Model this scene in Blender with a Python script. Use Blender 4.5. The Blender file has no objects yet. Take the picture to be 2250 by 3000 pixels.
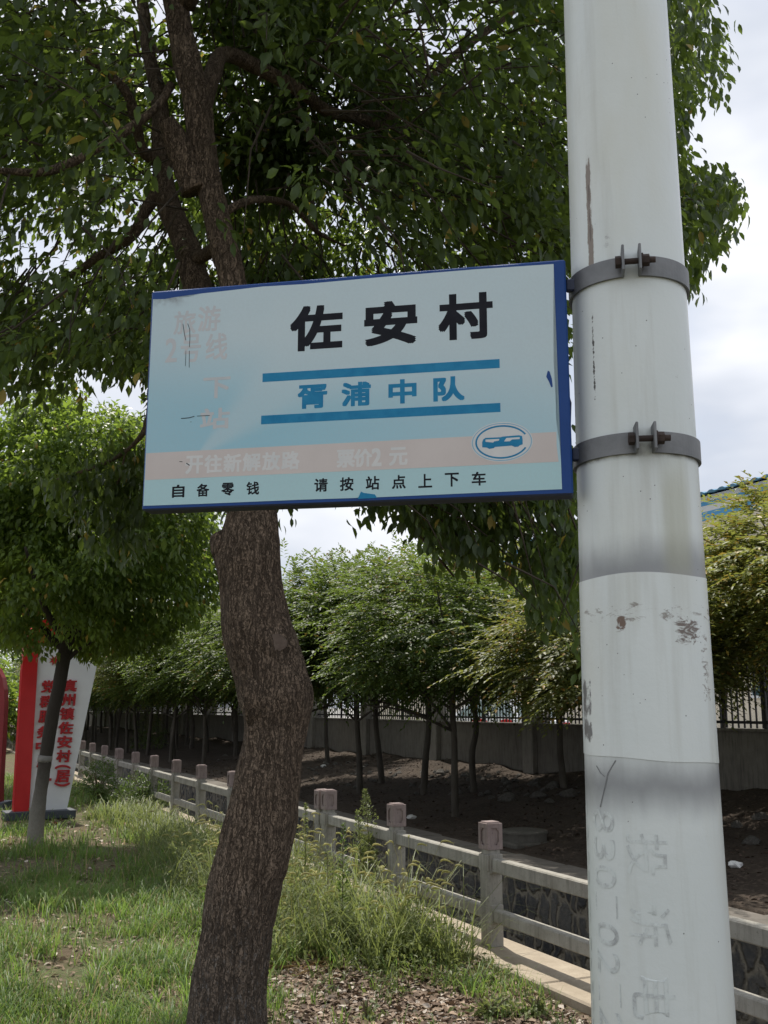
import bpy, bmesh, math, random
import numpy as np
from mathutils import Vector, Matrix, noise
random.seed(7); RNG = np.random.default_rng(11)
SC = bpy.context.scene; COL = SC.collection
PI = math.pi

# ------------------------------------------------------------------ camera, sky, sun, exposure
CAM_Z = 1.65; PITCH = math.radians(10.76); FPX = 3000.0
cam_d = bpy.data.cameras.new('camera'); cam = bpy.data.objects.new('camera', cam_d); COL.objects.link(cam)
cam.location = (0, 0, CAM_Z); cam.rotation_euler = (PI / 2 + PITCH, 0, 0)
cam_d.sensor_fit = 'VERTICAL'; cam_d.sensor_height = 36; cam_d.lens = 36 * FPX / 3000
cam_d.clip_start = 0.05; cam_d.clip_end = 3000
SC.camera = cam

SUN_TO = Vector((-0.12, 0.50, 0.86)).normalized()
sun_d = bpy.data.lights.new('sun', 'SUN'); sun_d.energy = 4.2; sun_d.angle = math.radians(0.8); sun_d.color = (1.0, 0.94, 0.84)
sun = bpy.data.objects.new('sun', sun_d); COL.objects.link(sun); sun.location = (-10, 8, 30)
sun.rotation_euler = SUN_TO.to_track_quat('Z', 'Y').to_euler()

W = bpy.data.worlds.new('World'); SC.world = W; W.use_nodes = True
nt = W.node_tree; nt.nodes.clear()
def N(t, **k):
    n = nt.nodes.new(t)
    for a, b in k.items(): setattr(n, a, b)
    return n
out = N('ShaderNodeOutputWorld'); bg = N('ShaderNodeBackground'); bg.inputs['Strength'].default_value = 0.1
sky = N('ShaderNodeTexSky', sky_type='NISHITA'); sky.sun_disc = False
sky.sun_elevation = math.asin(SUN_TO.z); sky.sun_rotation = math.atan2(SUN_TO.x, SUN_TO.y); sky.dust_density = 2.5
tc = N('ShaderNodeTexCoord'); mp = N('ShaderNodeMapping'); mp.inputs['Scale'].default_value = (1.0, 1.0, 2.4)
nz = N('ShaderNodeTexNoise'); nz.inputs['Scale'].default_value = 3.2; nz.inputs['Detail'].default_value = 6; nz.inputs['Roughness'].default_value = 0.5
nz2 = N('ShaderNodeTexNoise'); nz2.inputs['Scale'].default_value = 3.0; nz2.inputs['Detail'].default_value = 4
rp = N('ShaderNodeValToRGB'); rp.color_ramp.elements[0].position = 0.26; rp.color_ramp.elements[1].position = 0.50
rp.color_ramp.elements[0].color = (0.35, 0.35, 0.35, 1)
rc = N('ShaderNodeValToRGB'); rc.color_ramp.elements[0].position = 0.40; rc.color_ramp.elements[1].position = 0.68
rc.color_ramp.elements[0].color = (5.2, 5.6, 6.4, 1); rc.color_ramp.elements[1].color = (8.8, 8.9, 9.2, 1)
mx = N('ShaderNodeMix', data_type='RGBA')
L = nt.links.new
L(tc.outputs['Generated'], mp.inputs['Vector']); L(mp.outputs[0], nz.inputs['Vector']); L(mp.outputs[0], nz2.inputs['Vector'])
L(nz.outputs[0], rp.inputs[0]); L(nz2.outputs[0], rc.inputs[0])
L(rp.outputs[0], mx.inputs['Factor']); L(sky.outputs[0], mx.inputs[6]); L(rc.outputs[0], mx.inputs[7])
L(mx.outputs[2], bg.inputs['Color']); L(bg.outputs[0], out.inputs['Surface'])

SC.render.engine = 'CYCLES'
SC.view_settings.view_transform = 'Standard'; SC.view_settings.look = 'None'
SC.view_settings.exposure = 0.38; SC.view_settings.gamma = 1.0
SC.cycles.max_bounces = 8; SC.cycles.diffuse_bounces = 4; SC.cycles.transmission_bounces = 5; SC.cycles.glossy_bounces = 3
SC.cycles.sample_clamp_indirect = 6; SC.cycles.caustics_reflective = False; SC.cycles.caustics_refractive = False

# ------------------------------------------------------------------ measuring: photo pixel -> true position
def ray(u, v):
    x = (u - 1125) / FPX; y = (1500 - v) / FPX
    return Vector((x, math.cos(PITCH) - y * math.sin(PITCH), math.sin(PITCH) + y * math.cos(PITCH)))
def at(u, v, Y):
    d = ray(u, v); return Vector((0, 0, CAM_Z)) + d * (Y / d.y)
def atz(u, v, z):
    d = ray(u, v); return Vector((0, 0, CAM_Z)) + d * ((z - CAM_Z) / d.z)
def pix(u, v, Y, w): return w / FPX * Y / ray(u, v).y          # size of w pixels at distance Y
def proj(P):
    P = np.asarray(P, float).reshape(-1, 3); x = P[:, 0]; y = P[:, 1]; z = P[:, 2] - CAM_Z
    d = y * math.cos(PITCH) + z * math.sin(PITCH); h = -y * math.sin(PITCH) + z * math.cos(PITCH)
    d = np.where(d < 0.05, 0.05, d)
    return 1125 + FPX * x / d, 1500 - FPX * h / d
# street frame: a runs along the balustrade (away), s across the channel
ORI = Vector((0.764, 7.65, 0)); EA = Vector((-0.4145, 0.9100, 0)); ES = Vector((0.9100, 0.4145, 0))
ROT_A = math.atan2(EA.y, EA.x)
def AS(a, s, z=0.0): return ORI + EA * a + ES * s + Vector((0, 0, z))
def toAS(x, y):
    dx = x - ORI.x; dy = y - ORI.y; return dx * EA.x + dy * EA.y, dx * ES.x + dy * ES.y
def on_s(u, v, s):
    d = ray(u, v); t = (ORI.dot(ES) + s) / (d.x * ES.x + d.y * ES.y); return Vector((0, 0, CAM_Z)) + d * t
def gz(x, y):
    a, s = toAS(x, y)
    if s < -0.25: return -0.06 + 0.035 * noise.noise(Vector((x * 0.7, y * 0.7, 0))) + 0.012 * noise.noise(Vector((x * 3, y * 3, 4)))
    if s < 0.21: return 0.0
    if s < 2.2: return -1.4
    if s < 2.6: return 0.0
    t = min(1, (s - 2.6) / 4.35)
    b = -0.04 + 0.5 * t
    if s < 7.0:
        return b + 0.05 * noise.noise(Vector((x * 0.8, y * 0.8, 3))) * min(1, (s - 2.6) * 2) + 0.03 * noise.noise(Vector((x * 3, y * 3, 8))) * min(1, (s - 2.6) * 2) + 0.14 * max(0, t - 0.68) / 0.32 * (0.4 + noise.noise(Vector((a * 0.8, s, 5))))
    return 0.40
def on_ground(u, v, zg=0.0):
    z = zg
    for _ in range(14):
        p = atz(u, v, z); z = 0.5 * z + 0.5 * gz(p.x, p.y)
    p = atz(u, v, z); return Vector((p.x, p.y, gz(p.x, p.y)))

# ------------------------------------------------------------------ materials
class NT:
    def __init__(s, name):
        s.m = bpy.data.materials.new(name); s.m.use_nodes = True; s.t = s.m.node_tree; s.t.nodes.clear()
        s.out = s.t.nodes.new('ShaderNodeOutputMaterial'); s.tc = s.t.nodes.new('ShaderNodeTexCoord')
    def n(s, t, ins=None, **k):
        n = s.t.nodes.new(t)
        for a, b in k.items(): setattr(n, a, b)
        for a, b in (ins or {}).items(): s.set(n.inputs[a], b)
        return n
    def set(s, inp, b):
        if isinstance(b, bpy.types.NodeSocket): s.t.links.new(b, inp)
        elif isinstance(b, tuple) and len(b) == 3 and inp.type == 'RGBA': inp.default_value = (*b, 1)
        else: inp.default_value = b
    def vec(s, scale=(1, 1, 1), space='Object'):
        return s.n('ShaderNodeMapping', {'Vector': s.tc.outputs[space], 'Scale': scale}).outputs[0]
    def noise(s, scale, detail=4, rough=0.55, vec=None, dist=0.0):
        return s.n('ShaderNodeTexNoise', {'Scale': scale, 'Detail': detail, 'Roughness': rough, 'Distortion': dist, 'Vector': vec or s.tc.outputs['Object']}).outputs[0]
    def ramp(s, f, *st):
        r = s.n('ShaderNodeValToRGB', {'Fac': f}); e = r.color_ramp.elements
        while len(e) < len(st): e.new(0.5)
        for i, (p, c) in enumerate(st):
            e[i].position = p; e[i].color = (c, c, c, 1) if not isinstance(c, tuple) else (*c, 1)
        return r.outputs[0]
    def mix(s, f, a, b, mode='MIX'):
        m = s.n('ShaderNodeMix', data_type='RGBA', blend_type=mode); s.set(m.inputs[0], f); s.set(m.inputs[6], a); s.set(m.inputs[7], b); return m.outputs[2]
    def math(s, op, a, b=0.0, c=None, clamp=False):
        m = s.n('ShaderNodeMath', operation=op, use_clamp=clamp); s.set(m.inputs[0], a); s.set(m.inputs[1], b)
        if c is not None: s.set(m.inputs[2], c)
        return m.outputs[0]
    def xyz(s, v=None):
        x = s.n('ShaderNodeSeparateXYZ', {'Vector': v or s.tc.outputs['Object']}); return x.outputs
    def window(s, x, a, b, soft):      # 1 between a and b
        u = s.n('ShaderNodeMapRange', {'Value': x, 'From Min': a - soft, 'From Max': a + soft}, interpolation_type='SMOOTHSTEP').outputs[0]
        w = s.n('ShaderNodeMapRange', {'Value': x, 'From Min': b - soft, 'From Max': b + soft, 'To Min': 1.0, 'To Max': 0.0}, interpolation_type='SMOOTHSTEP').outputs[0]
        return s.math('MULTIPLY', u, w)
    def bump(s, h, dist=0.01, strength=1.0, normal=None):
        i = {'Height': h, 'Distance': dist, 'Strength': strength}
        if normal is not None: i['Normal'] = normal
        return s.n('ShaderNodeBump', i).outputs[0]
    def done(s, col, rough=0.8, bump=None, metal=0.0, spec=0.5, shader=None):
        i = {'Base Color': col, 'Roughness': rough, 'Metallic': metal, 'Specular IOR Level': spec}
        if bump is not None: i['Normal'] = bump
        b = s.n('ShaderNodeBsdfPrincipled', i)
        s.t.links.new((shader(b.outputs[0]) if shader else b.outputs[0]), s.out.inputs[0]); return s.m

def simple(name, c1, c2, scale=6.0, rough=0.7, bscale=40.0, bdist=0.002, metal=0.0, stretch=(1, 1, 1), spec=0.4):
    t = NT(name); v = t.vec(stretch)
    f = t.ramp(t.noise(scale, 5, 0.6, v), (0.32, 0.0), (0.68, 1.0))
    return t.done(t.mix(f, c1, c2), rough, t.bump(t.noise(bscale, 4, 0.6, v), bdist), metal, spec)

def leafmat(name, dark, light, trans, tf=0.38, rough=0.42, spec=0.4, odd=None, oddp=0.97):
    t = NT(name); r = t.n('ShaderNodeNewGeometry').outputs['Random Per Island']
    c = t.mix(r, dark, light)
    big = t.ramp(t.noise(1.3, 2), (0.35, 0.75), (0.65, 1.2))
    c = t.mix(1.0, c, big, 'MULTIPLY')
    if odd:
        r2 = t.math('FRACT', t.math('MULTIPLY', r, 91.7)); o = t.math('GREATER_THAN', r2, oddp); c = t.mix(o, c, odd); tr = t.mix(o, trans, odd)
    else: tr = trans
    def sh(b):
        tl = t.n('ShaderNodeBsdfTranslucent', {'Color': t.mix(1.0, tr, big, 'MULTIPLY')})
        return t.n('ShaderNodeMixShader', {0: tf, 1: b, 2: tl.outputs[0]}).outputs[0]
    return t.done(c, rough, None, 0, spec, sh)

M = {}
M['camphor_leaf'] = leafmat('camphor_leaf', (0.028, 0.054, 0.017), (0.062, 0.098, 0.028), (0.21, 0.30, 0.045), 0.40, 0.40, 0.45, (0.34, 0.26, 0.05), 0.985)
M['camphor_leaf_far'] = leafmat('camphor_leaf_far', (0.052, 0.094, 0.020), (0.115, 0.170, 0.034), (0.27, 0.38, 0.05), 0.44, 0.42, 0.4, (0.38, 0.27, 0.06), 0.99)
M['zelkova_leaf'] = leafmat('zelkova_leaf', (0.030, 0.058, 0.018), (0.075, 0.115, 0.030), (0.20, 0.28, 0.05), 0.36, 0.52, 0.3, (0.22, 0.16, 0.04), 0.97)
M['olive_leaf'] = leafmat('olive_leaf', (0.050, 0.074, 0.022), (0.13, 0.145, 0.042), (0.28, 0.30, 0.06), 0.38, 0.5, 0.3, (0.33, 0.20, 0.05), 0.95)
M['yellow_leaf'] = leafmat('yellow_leaf', (0.080, 0.112, 0.030), (0.20, 0.22, 0.060), (0.34, 0.37, 0.075), 0.38, 0.5, 0.3, (0.36, 0.27, 0.05), 0.86)
M['shrub_leaf'] = leafmat('shrub_leaf', (0.045, 0.085, 0.02), (0.09, 0.15, 0.035), (0.2, 0.3, 0.05), 0.35)
M['weed_leaf'] = leafmat('weed_leaf', (0.075, 0.11, 0.035), (0.19, 0.22, 0.085), (0.27, 0.32, 0.09), 0.4, 0.5, 0.3)
M['grass'] = leafmat('grass', (0.050, 0.115, 0.026), (0.15, 0.23, 0.055), (0.25, 0.38, 0.07), 0.4, 0.5, 0.3, (0.34, 0.28, 0.14), 0.9)
M['foxtail'] = leafmat('foxtail', (0.27, 0.30, 0.11), (0.48, 0.46, 0.22), (0.6, 0.54, 0.26), 0.45, 0.7, 0.2)
M['litter'] = leafmat('litter', (0.10, 0.065, 0.045), (0.38, 0.28, 0.20), (0.2, 0.13, 0.08), 0.12, 0.7, 0.25, (0.48, 0.42, 0.36), 0.85)
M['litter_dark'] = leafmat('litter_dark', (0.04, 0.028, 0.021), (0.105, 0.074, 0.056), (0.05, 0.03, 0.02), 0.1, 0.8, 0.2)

def bark(name, c1, c2, sc=1.0, lichen=0.0, bd=0.022):
    t = NT(name); v = t.vec((1, 1, 0.11))
    wob = t.n('ShaderNodeTexNoise', {'Scale': 10.0 * sc, 'Detail': 3, 'Vector': t.tc.outputs['Object']}).outputs['Color']
    vv = t.n('ShaderNodeVectorMath', {0: v, 1: t.n('ShaderNodeVectorMath', {0: wob, 1: (0.045, 0.045, 0.02)}, operation='MULTIPLY').outputs[0]}, operation='ADD').outputs[0]
    a1 = t.math('ABSOLUTE', t.math('SUBTRACT', t.noise(34 * sc, 3, 0.6, vv), 0.5)); a2 = t.math('ABSOLUTE', t.math('SUBTRACT', t.noise(70 * sc, 3, 0.6, vv), 0.5))
    cross = t.math('ABSOLUTE', t.math('SUBTRACT', t.noise(46 * sc, 3, 0.6, t.vec((0.7, 0.7, 0.8))), 0.5))
    ridge = t.math('MULTIPLY', t.math('MULTIPLY', t.ramp(a1, (0.0, 0.0), (0.042, 1.0)), t.ramp(a2, (0.0, 0.4), (0.035, 1.0))), t.ramp(cross, (0.0, 0.55), (0.03, 1.0)))
    fine = t.noise(120 * sc, 5, 0.65, v)
    col = t.mix(ridge, tuple(x * 0.32 for x in c1), t.mix(t.ramp(t.noise(5, 4), (0.3, 0.0), (0.7, 1.0)), c1, c2))
    col = t.mix(t.ramp(fine, (0.35, 0.55), (0.62, 0.0)), col, tuple(x * 0.45 for x in c1))
    if lichen:
        z = t.xyz()[2]
        low = t.n('ShaderNodeMapRange', {'Value': z, 'From Min': 0.35, 'From Max': 1.05, 'To Min': 1.0, 'To Max': 0.0}).outputs[0]
        sp = t.ramp(t.noise(75, 5, 0.75, t.vec((1, 1, 0.4))), (0.55, 0.0), (0.62, 1.0))
        col = t.mix(t.math('MULTIPLY', t.math('MULTIPLY', sp, low), lichen), col, (0.34, 0.34, 0.33))
        col = t.mix(t.math('MULTIPLY', low, 0.35), col, (0.12, 0.115, 0.105))
    h = t.math('ADD', ridge, t.math('MULTIPLY', fine, 0.35))
    return t.done(col, 0.9, t.bump(h, bd, 1.0), 0, 0.2)
M['bark'] = bark('bark', (0.200, 0.146, 0.104), (0.285, 0.215, 0.158), 1.5, 0.8, 0.016)
M['bark_small'] = bark('bark_small', (0.075, 0.062, 0.048), (0.13, 0.11, 0.09), 1.2, 0.0, 0.008)
def limewash():
    t = NT('bark_pale_base'); z = t.xyz()[2]; n = t.noise(14, 4, 0.6)
    low = t.n('ShaderNodeMapRange', {'Value': t.math('ADD', z, t.math('MULTIPLY', n, 0.3)), 'From Min': 0.35, 'From Max': 1.2, 'To Min': 1.0, 'To Max': 0.0}).outputs[0]
    col = t.mix(low, (0.034, 0.027, 0.021), t.mix(t.noise(40, 5, 0.7), (0.12, 0.11, 0.09), (0.24, 0.23, 0.20)))
    return t.done(col, 0.9, t.bump(t.noise(50, 5, 0.6, t.vec((1, 1, 0.3))), 0.012))
M['bark_pale'] = limewash()
M['twig'] = simple('twig', (0.035, 0.028, 0.02), (0.07, 0.055, 0.04), 8, 0.9, 40, 0.003)
M['bank_bark'] = simple('bank_bark', (0.045, 0.038, 0.03), (0.09, 0.08, 0.065), 7, 0.9, 60, 0.006, stretch=(1, 1, 0.4))
M['scar'] = simple('scar_wood', (0.085, 0.06, 0.047), (0.14, 0.105, 0.082), 18, 0.85, 60, 0.004)

def pole_paint(name, sleeve):
    t = NT(name); x, y, z = t.xyz()[:3]
    ang = t.math('ARCTAN2', x, t.math('MULTIPLY', y, -1.0))        # 0 faces the street, + to the right
    white = t.mix(t.ramp(t.noise(3.0, 4, 0.5), (0.35, 0.0), (0.7, 1.0)), (0.66, 0.71, 0.695), (0.73, 0.77, 0.755))
    white = t.mix(t.math('MULTIPLY', t.ramp(t.noise(2.2, 4, 0.5, t.vec((3, 3, 0.8))), (0.5, 0.0), (0.72, 1.0)), 0.5), white, (0.60, 0.60, 0.50))
    run = t.noise(1.0, 4, 0.6, t.vec((26, 26, 2.0)))
    white = t.mix(t.math('MULTIPLY', t.ramp(run, (0.52, 0.0), (0.74, 1.0)), 0.42), white, (0.44, 0.44, 0.385))
    rough_n = t.noise(30, 6, 0.7, t.vec((1, 1, 0.7)))
    def stain(col, a0, a1, z0, z1, sa, sz, c, thr=0.5, nn=None, k=1.0):
        w = t.math('MULTIPLY', t.window(ang, a0, a1, sa), t.window(z, z0, z1, sz))
        m = t.n('ShaderNodeMapRange', {'Value': t.math('ADD', nn or rough_n, t.math('MULTIPLY', w, 0.5)), 'From Min': thr + 0.48, 'From Max': thr + 0.56, 'To Max': k}).outputs[0]
        return t.mix(t.math('MULTIPLY', m, t.math('GREATER_THAN', w, 0.02)), col, c)
    streak = t.noise(1.0, 6, 0.75, t.vec((60, 60, 14)))
    if not sleeve:
        edge = t.math('ADD', z, t.math('MULTIPLY', t.noise(7, 4, 0.6, t.vec((1, 1, 0.3))), 0.10))
        for a, b in ((1.90, 2.00), (1.60, 1.66)):                # bare grey bands beside the wrapped sleeve
            g = t.window(edge, a, b, 0.035)
            white = t.mix(t.math('MULTIPLY', g, 0.92), white, t.mix(t.noise(9, 4), (0.20, 0.21, 0.22), (0.32, 0.33, 0.34)))
        gy = t.math('MULTIPLY', t.window(ang, 0.12, 0.62, 0.14), t.window(z, 1.90, 2.09, 0.05))
        white = t.mix(t.math('MULTIPLY', gy, 0.5), white, (0.40, 0.40, 0.28))
        white = t.mix(t.math('MULTIPLY', t.window(ang, -1.5, 1.5, 0.3), t.math('MULTIPLY', t.window(z, 2.108, 2.13, 0.006), t.ramp(t.noise(30, 4), (0.40, 0.0), (0.6, 0.8)))), white, (0.10, 0.095, 0.08))
        white = stain(white, -0.97, -0.83, 2.43, 2.68, 0.06, 0.05, (0.23, 0.19, 0.155), 0.34, streak); white = stain(white, -0.93, -0.86, 2.50, 2.63, 0.03, 0.03, (0.13, 0.10, 0.08), 0.40, streak)
        white = stain(white, -0.95, -0.88, 2.2, 2.38, 0.03, 0.02, (0.07, 0.065, 0.055), 0.48, t.noise(1.0, 5, 0.7, t.vec((40, 40, 55))))
        white = stain(white, -0.75, -0.35, 2.43, 2.55, 0.2, 0.04, (0.30, 0.30, 0.30), 0.6, t.noise(1.0, 5, 0.7, t.vec((12, 40, 60))), 0.7)
        white = stain(white, 0.1, 0.7, 2.18, 2.28, 0.2, 0.03, (0.22, 0.21, 0.19), 0.66, t.noise(1.0, 5, 0.7, t.vec((20, 20, 55))), 0.7)
    else:
        cr = t.noise(1.0, 6, 0.75, t.vec((26, 26, 60)), 1.2)
        white = stain(white, -1.5, 1.5, 1.83, 1.87, 0.2, 0.012, (0.20, 0.17, 0.14), 0.55, cr, 0.8)
        white = stain(white, -0.70, -0.50, 1.815, 1.85, 0.08, 0.015, (0.17, 0.115, 0.085), 0.42, cr)
        white = stain(white, 0.15, 0.80, 1.79, 1.855, 0.2, 0.02, (0.17, 0.14, 0.12), 0.475, cr)
        white = stain(white, 0.62, 1.0, 1.68, 1.84, 0.13, 0.05, (0.26, 0.24, 0.22), 0.52, cr)
        white = stain(white, -1.6, -1.2, 1.64, 1.75, 0.08, 0.02, (0.16, 0.16, 0.16), 0.42, rough_n)
    sp = t.n('ShaderNodeTexVoronoi', {'Scale': 55.0, 'Vector': t.tc.outputs['Object']}).outputs['Distance']
    spk = t.math('MULTIPLY', t.math('LESS_THAN', sp, 0.062), t.math('GREATER_THAN', t.noise(9, 2), 0.55))
    white = t.mix(t.math('MULTIPLY', spk, 0.85), white, (0.10, 0.10, 0.10))
    return t.done(white, 0.34, t.bump(t.noise(60, 4, 0.6), 0.0006), 0, 0.5)
M['pole_paint'] = pole_paint('pole_paint', False); M['pole_sleeve'] = pole_paint('pole_sleeve_paint', True)
def faded_ink():
    t = NT('faded_stencil_ink'); f = t.ramp(t.noise(38, 6, 0.75), (0.46, 0.0), (0.68, 1.0))
    return t.done(t.mix(f, (0.67, 0.72, 0.705), (0.37, 0.385, 0.39)), 0.34)
M['faded_ink'] = faded_ink()
M['steel'] = simple('galvanised_band', (0.15, 0.155, 0.16), (0.24, 0.245, 0.25), 12, 0.55, 60, 0.001, 0.35)
M['rust'] = simple('rusty_bolt', (0.032, 0.024, 0.022), (0.065, 0.045, 0.038), 30, 0.85, 90, 0.002)
M['sign_blue'] = simple('sign_blue_paint', (0.010, 0.050, 0.20), (0.017, 0.066, 0.25), 5, 0.5, 40, 0.0005, spec=0.25)
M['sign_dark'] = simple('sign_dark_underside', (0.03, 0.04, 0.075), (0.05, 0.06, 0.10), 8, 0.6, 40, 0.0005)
def sticker():
    t = NT('sun_bleached_print'); x, y, z = t.xyz()[:3]
    ang = t.math('ARCTAN2', t.math('SUBTRACT', z, 0.095), t.math('SUBTRACT', x, 0.10))
    zz = t.math('ADD', z, t.math('MULTIPLY', x, 0.10))
    lowf = t.n('ShaderNodeMapRange', {'Value': zz, 'From Min': 0.36, 'From Max': 0.17, 'To Min': 0.0, 'To Max': 1.0}, interpolation_type='SMOOTHSTEP').outputs[0]
    raym = t.window(ang, 0.42, 0.95, 0.16)
    right = t.n('ShaderNodeMapRange', {'Value': x, 'From Min': 0.2, 'From Max': 0.75, 'To Min': 1.0, 'To Max': 0.55}).outputs[0]
    f = t.math('MULTIPLY', t.math('MULTIPLY', lowf, right), t.math('SUBTRACT', 1.0, t.math('MULTIPLY', raym, 0.55)))
    pale = t.mix(t.noise(4, 3), (0.50, 0.625, 0.665), (0.58, 0.675, 0.695))
    col = t.mix(f, pale, (0.30, 0.55, 0.65))
    leftf = t.n('ShaderNodeMapRange', {'Value': x, 'From Min': 0.0, 'From Max': 0.25, 'To Min': 0.35, 'To Max': 0.0}).outputs[0]
    col = t.mix(leftf, col, (0.40, 0.55, 0.61))
    bot = t.math('LESS_THAN', z, 0.058); col = t.mix(bot, col, (0.42, 0.63, 0.66))
    # grime at the worn upper left corner
    g = t.math('MULTIPLY', t.window(x, 0.0, 0.07, 0.02), t.window(z, 0.398, 0.44, 0.012))
    col = t.mix(t.math('MULTIPLY', g, t.ramp(t.noise(30, 4, 0.7), (0.4, 0.0), (0.65, 0.7))), col, (0.14, 0.14, 0.14))
    col = t.mix(t.ramp(t.noise(220, 2, 0.5), (0.3, 0.10), (0.6, 0.0)), col, (0.42, 0.45, 0.46))
    sp = t.n('ShaderNodeTexVoronoi', {'Scale': 24.0, 'Vector': t.tc.outputs['Object']}).outputs['Distance']
    col = t.mix(t.math('MULTIPLY', t.math('LESS_THAN', sp, 0.025), t.math('GREATER_THAN', t.noise(5, 2), 0.52)), col, (0.12, 0.12, 0.12))
    return t.done(col, 0.42, t.bump(t.noise(18, 3), 0.0008), 0, 0.4)
M['sticker'] = sticker()
M['beige'] = simple('faded_beige_print', (0.56, 0.50, 0.47), (0.62, 0.56, 0.53), 6, 0.45, 30, 0.0003)
M['ghost'] = simple('ghost_pale_print', (0.60, 0.62, 0.615), (0.68, 0.67, 0.655), 25, 0.45, 30, 0.0003)
M['ghost_pink'] = simple('ghost_pink_print', (0.49, 0.515, 0.53), (0.55, 0.555, 0.56), 25, 0.45, 30, 0.0003)
M['ink'] = simple('black_print', (0.010, 0.011, 0.016), (0.018, 0.019, 0.025), 30, 0.6, 30, 0.0003, spec=0.12)
M['cyan'] = simple('blue_print', (0.010, 0.185, 0.37), (0.022, 0.235, 0.43), 40, 0.5, 30, 0.0003, spec=0.2)
M['cyan_pale'] = simple('pale_blue_print', (0.22, 0.42, 0.56), (0.3, 0.5, 0.62), 40, 0.4, 30, 0.0003)
M['red'] = simple('red_panel_paint', (0.42, 0.010, 0.012), (0.50, 0.016, 0.018), 3, 0.38, 30, 0.0005)
M['dark_red'] = simple('dark_red_panel', (0.16, 0.010, 0.014), (0.2, 0.014, 0.018), 3, 0.4, 30, 0.0005)
M['white_panel'] = simple('white_panel_paint', (0.62, 0.63, 0.66), (0.68, 0.69, 0.71), 3, 0.4, 30, 0.0005)
M['letter_red'] = simple('red_letter', (0.34, 0.012, 0.016), (0.42, 0.016, 0.02), 5, 0.45, 30, 0.0005)
M['slate'] = simple('slate_base', (0.045, 0.055, 0.07), (0.07, 0.08, 0.095), 6, 0.6, 40, 0.001)

def concrete(name, c1, c2, streaks=0.5, bd=0.004):
    t = NT(name); n1 = t.noise(5, 6, 0.65); n2 = t.noise(60, 4, 0.7)
    st = t.ramp(t.noise(1.0, 5, 0.7, t.vec((22, 22, 2.2))), (0.48, 0.0), (0.68, 1.0))
    col = t.mix(t.ramp(n1, (0.3, 0.0), (0.7, 1.0)), c1, c2)
    col = t.mix(t.math('MULTIPLY', st, streaks), col, tuple(x * 0.42 for x in c1))
    col = t.mix(t.ramp(n2, (0.58, 0.0), (0.72, 0.6)), col, tuple(x * 0.4 for x in c1))
    return t.done(col, 0.9, t.bump(t.math('ADD', n1, t.math('MULTIPLY', n2, 0.5)), bd), 0, 0.2)
M['conc_post'] = concrete('weathered_concrete', (0.26, 0.245, 0.21), (0.38, 0.365, 0.325))
M['conc_head'] = concrete('pinkish_concrete', (0.215, 0.165, 0.155), (0.31, 0.255, 0.24), 0.4)
M['kerb'] = concrete('kerb_concrete', (0.30, 0.25, 0.19), (0.42, 0.36, 0.28), 0.0)
M['wall'] = concrete('rendered_wall', (0.15, 0.14, 0.122), (0.205, 0.19, 0.166), 0.6)
M['pillar'] = concrete('rendered_pillar', (0.21, 0.197, 0.172), (0.275, 0.26, 0.23), 0.5)
M['coping'] = concrete('dark_coping', (0.11, 0.10, 0.085), (0.19, 0.17, 0.15), 0.0)
M['manhole'] = concrete('old_manhole_concrete', (0.085, 0.08, 0.068), (0.13, 0.122, 0.105), 0.3)
M['iron'] = simple('black_iron', (0.012, 0.013, 0.016), (0.022, 0.022, 0.026), 8, 0.5, 40, 0.0005)
M['rock'] = simple('rubble_stone', (0.065, 0.06, 0.052), (0.145, 0.135, 0.12), 5, 0.9, 25, 0.02)
def masonry():
    t = NT('rubble_masonry'); wob = t.n('ShaderNodeTexNoise', {'Scale': 5.0, 'Detail': 4, 'Vector': t.tc.outputs['Object']}).outputs['Color']
    v = t.n('ShaderNodeVectorMath', {0: t.vec((4.8, 4.8, 3.0)), 1: t.n('ShaderNodeVectorMath', {0: wob, 1: (0.9, 0.9, 0.9)}, operation='MULTIPLY').outputs[0]}, operation='ADD').outputs[0]
    e = t.n('ShaderNodeTexVoronoi', {'Scale': 1.0, 'Vector': v}, feature='DISTANCE_TO_EDGE').outputs['Distance']
    c = t.n('ShaderNodeTexVoronoi', {'Scale': 1.0, 'Vector': v}).outputs['Color']
    st = t.math('ADD', e, t.math('MULTIPLY', t.noise(14, 5, 0.7), 0.10))
    f = t.ramp(st, (0.10, 0.0), (0.20, 1.0))
    stone = t.mix(t.n('ShaderNodeSeparateColor', {0: c}).outputs[0], (0.028, 0.032, 0.042), (0.10, 0.10, 0.098))
    stone = t.mix(t.ramp(t.noise(16, 5, 0.7), (0.45, 0.0), (0.7, 0.6)), stone, (0.17, 0.155, 0.13))
    mort = t.mix(t.noise(12, 4), (0.17, 0.155, 0.125), (0.27, 0.245, 0.20))
    return t.done(t.mix(f, mort, stone), 0.85, t.bump(t.math('ADD', f, t.math('MULTIPLY', t.noise(22, 5, 0.7), 0.6)), 0.05))
M['masonry'] = masonry()
def soil(name, c1, c2, c3, sc=1.0):
    t = NT(name); n1 = t.noise(1.6 * sc, 5, 0.6); n2 = t.noise(22 * sc, 6, 0.7); n3 = t.noise(90 * sc, 3, 0.7)
    col = t.mix(t.ramp(n1, (0.38, 0.0), (0.62, 1.0)), c1, c2)
    col = t.mix(t.ramp(n2, (0.5, 0.0), (0.66, 1.0)), col, c3)
    return t.done(col, 0.95, t.bump(t.math('ADD', n2, t.math('MULTIPLY', n3, 0.4)), 0.03), 0, 0.15)
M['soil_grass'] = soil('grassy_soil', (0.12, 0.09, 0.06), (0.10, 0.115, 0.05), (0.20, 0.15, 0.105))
M['soil_dark'] = soil('dark_soil', (0.048, 0.037, 0.029), (0.068, 0.053, 0.041), (0.11, 0.086, 0.068))
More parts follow.
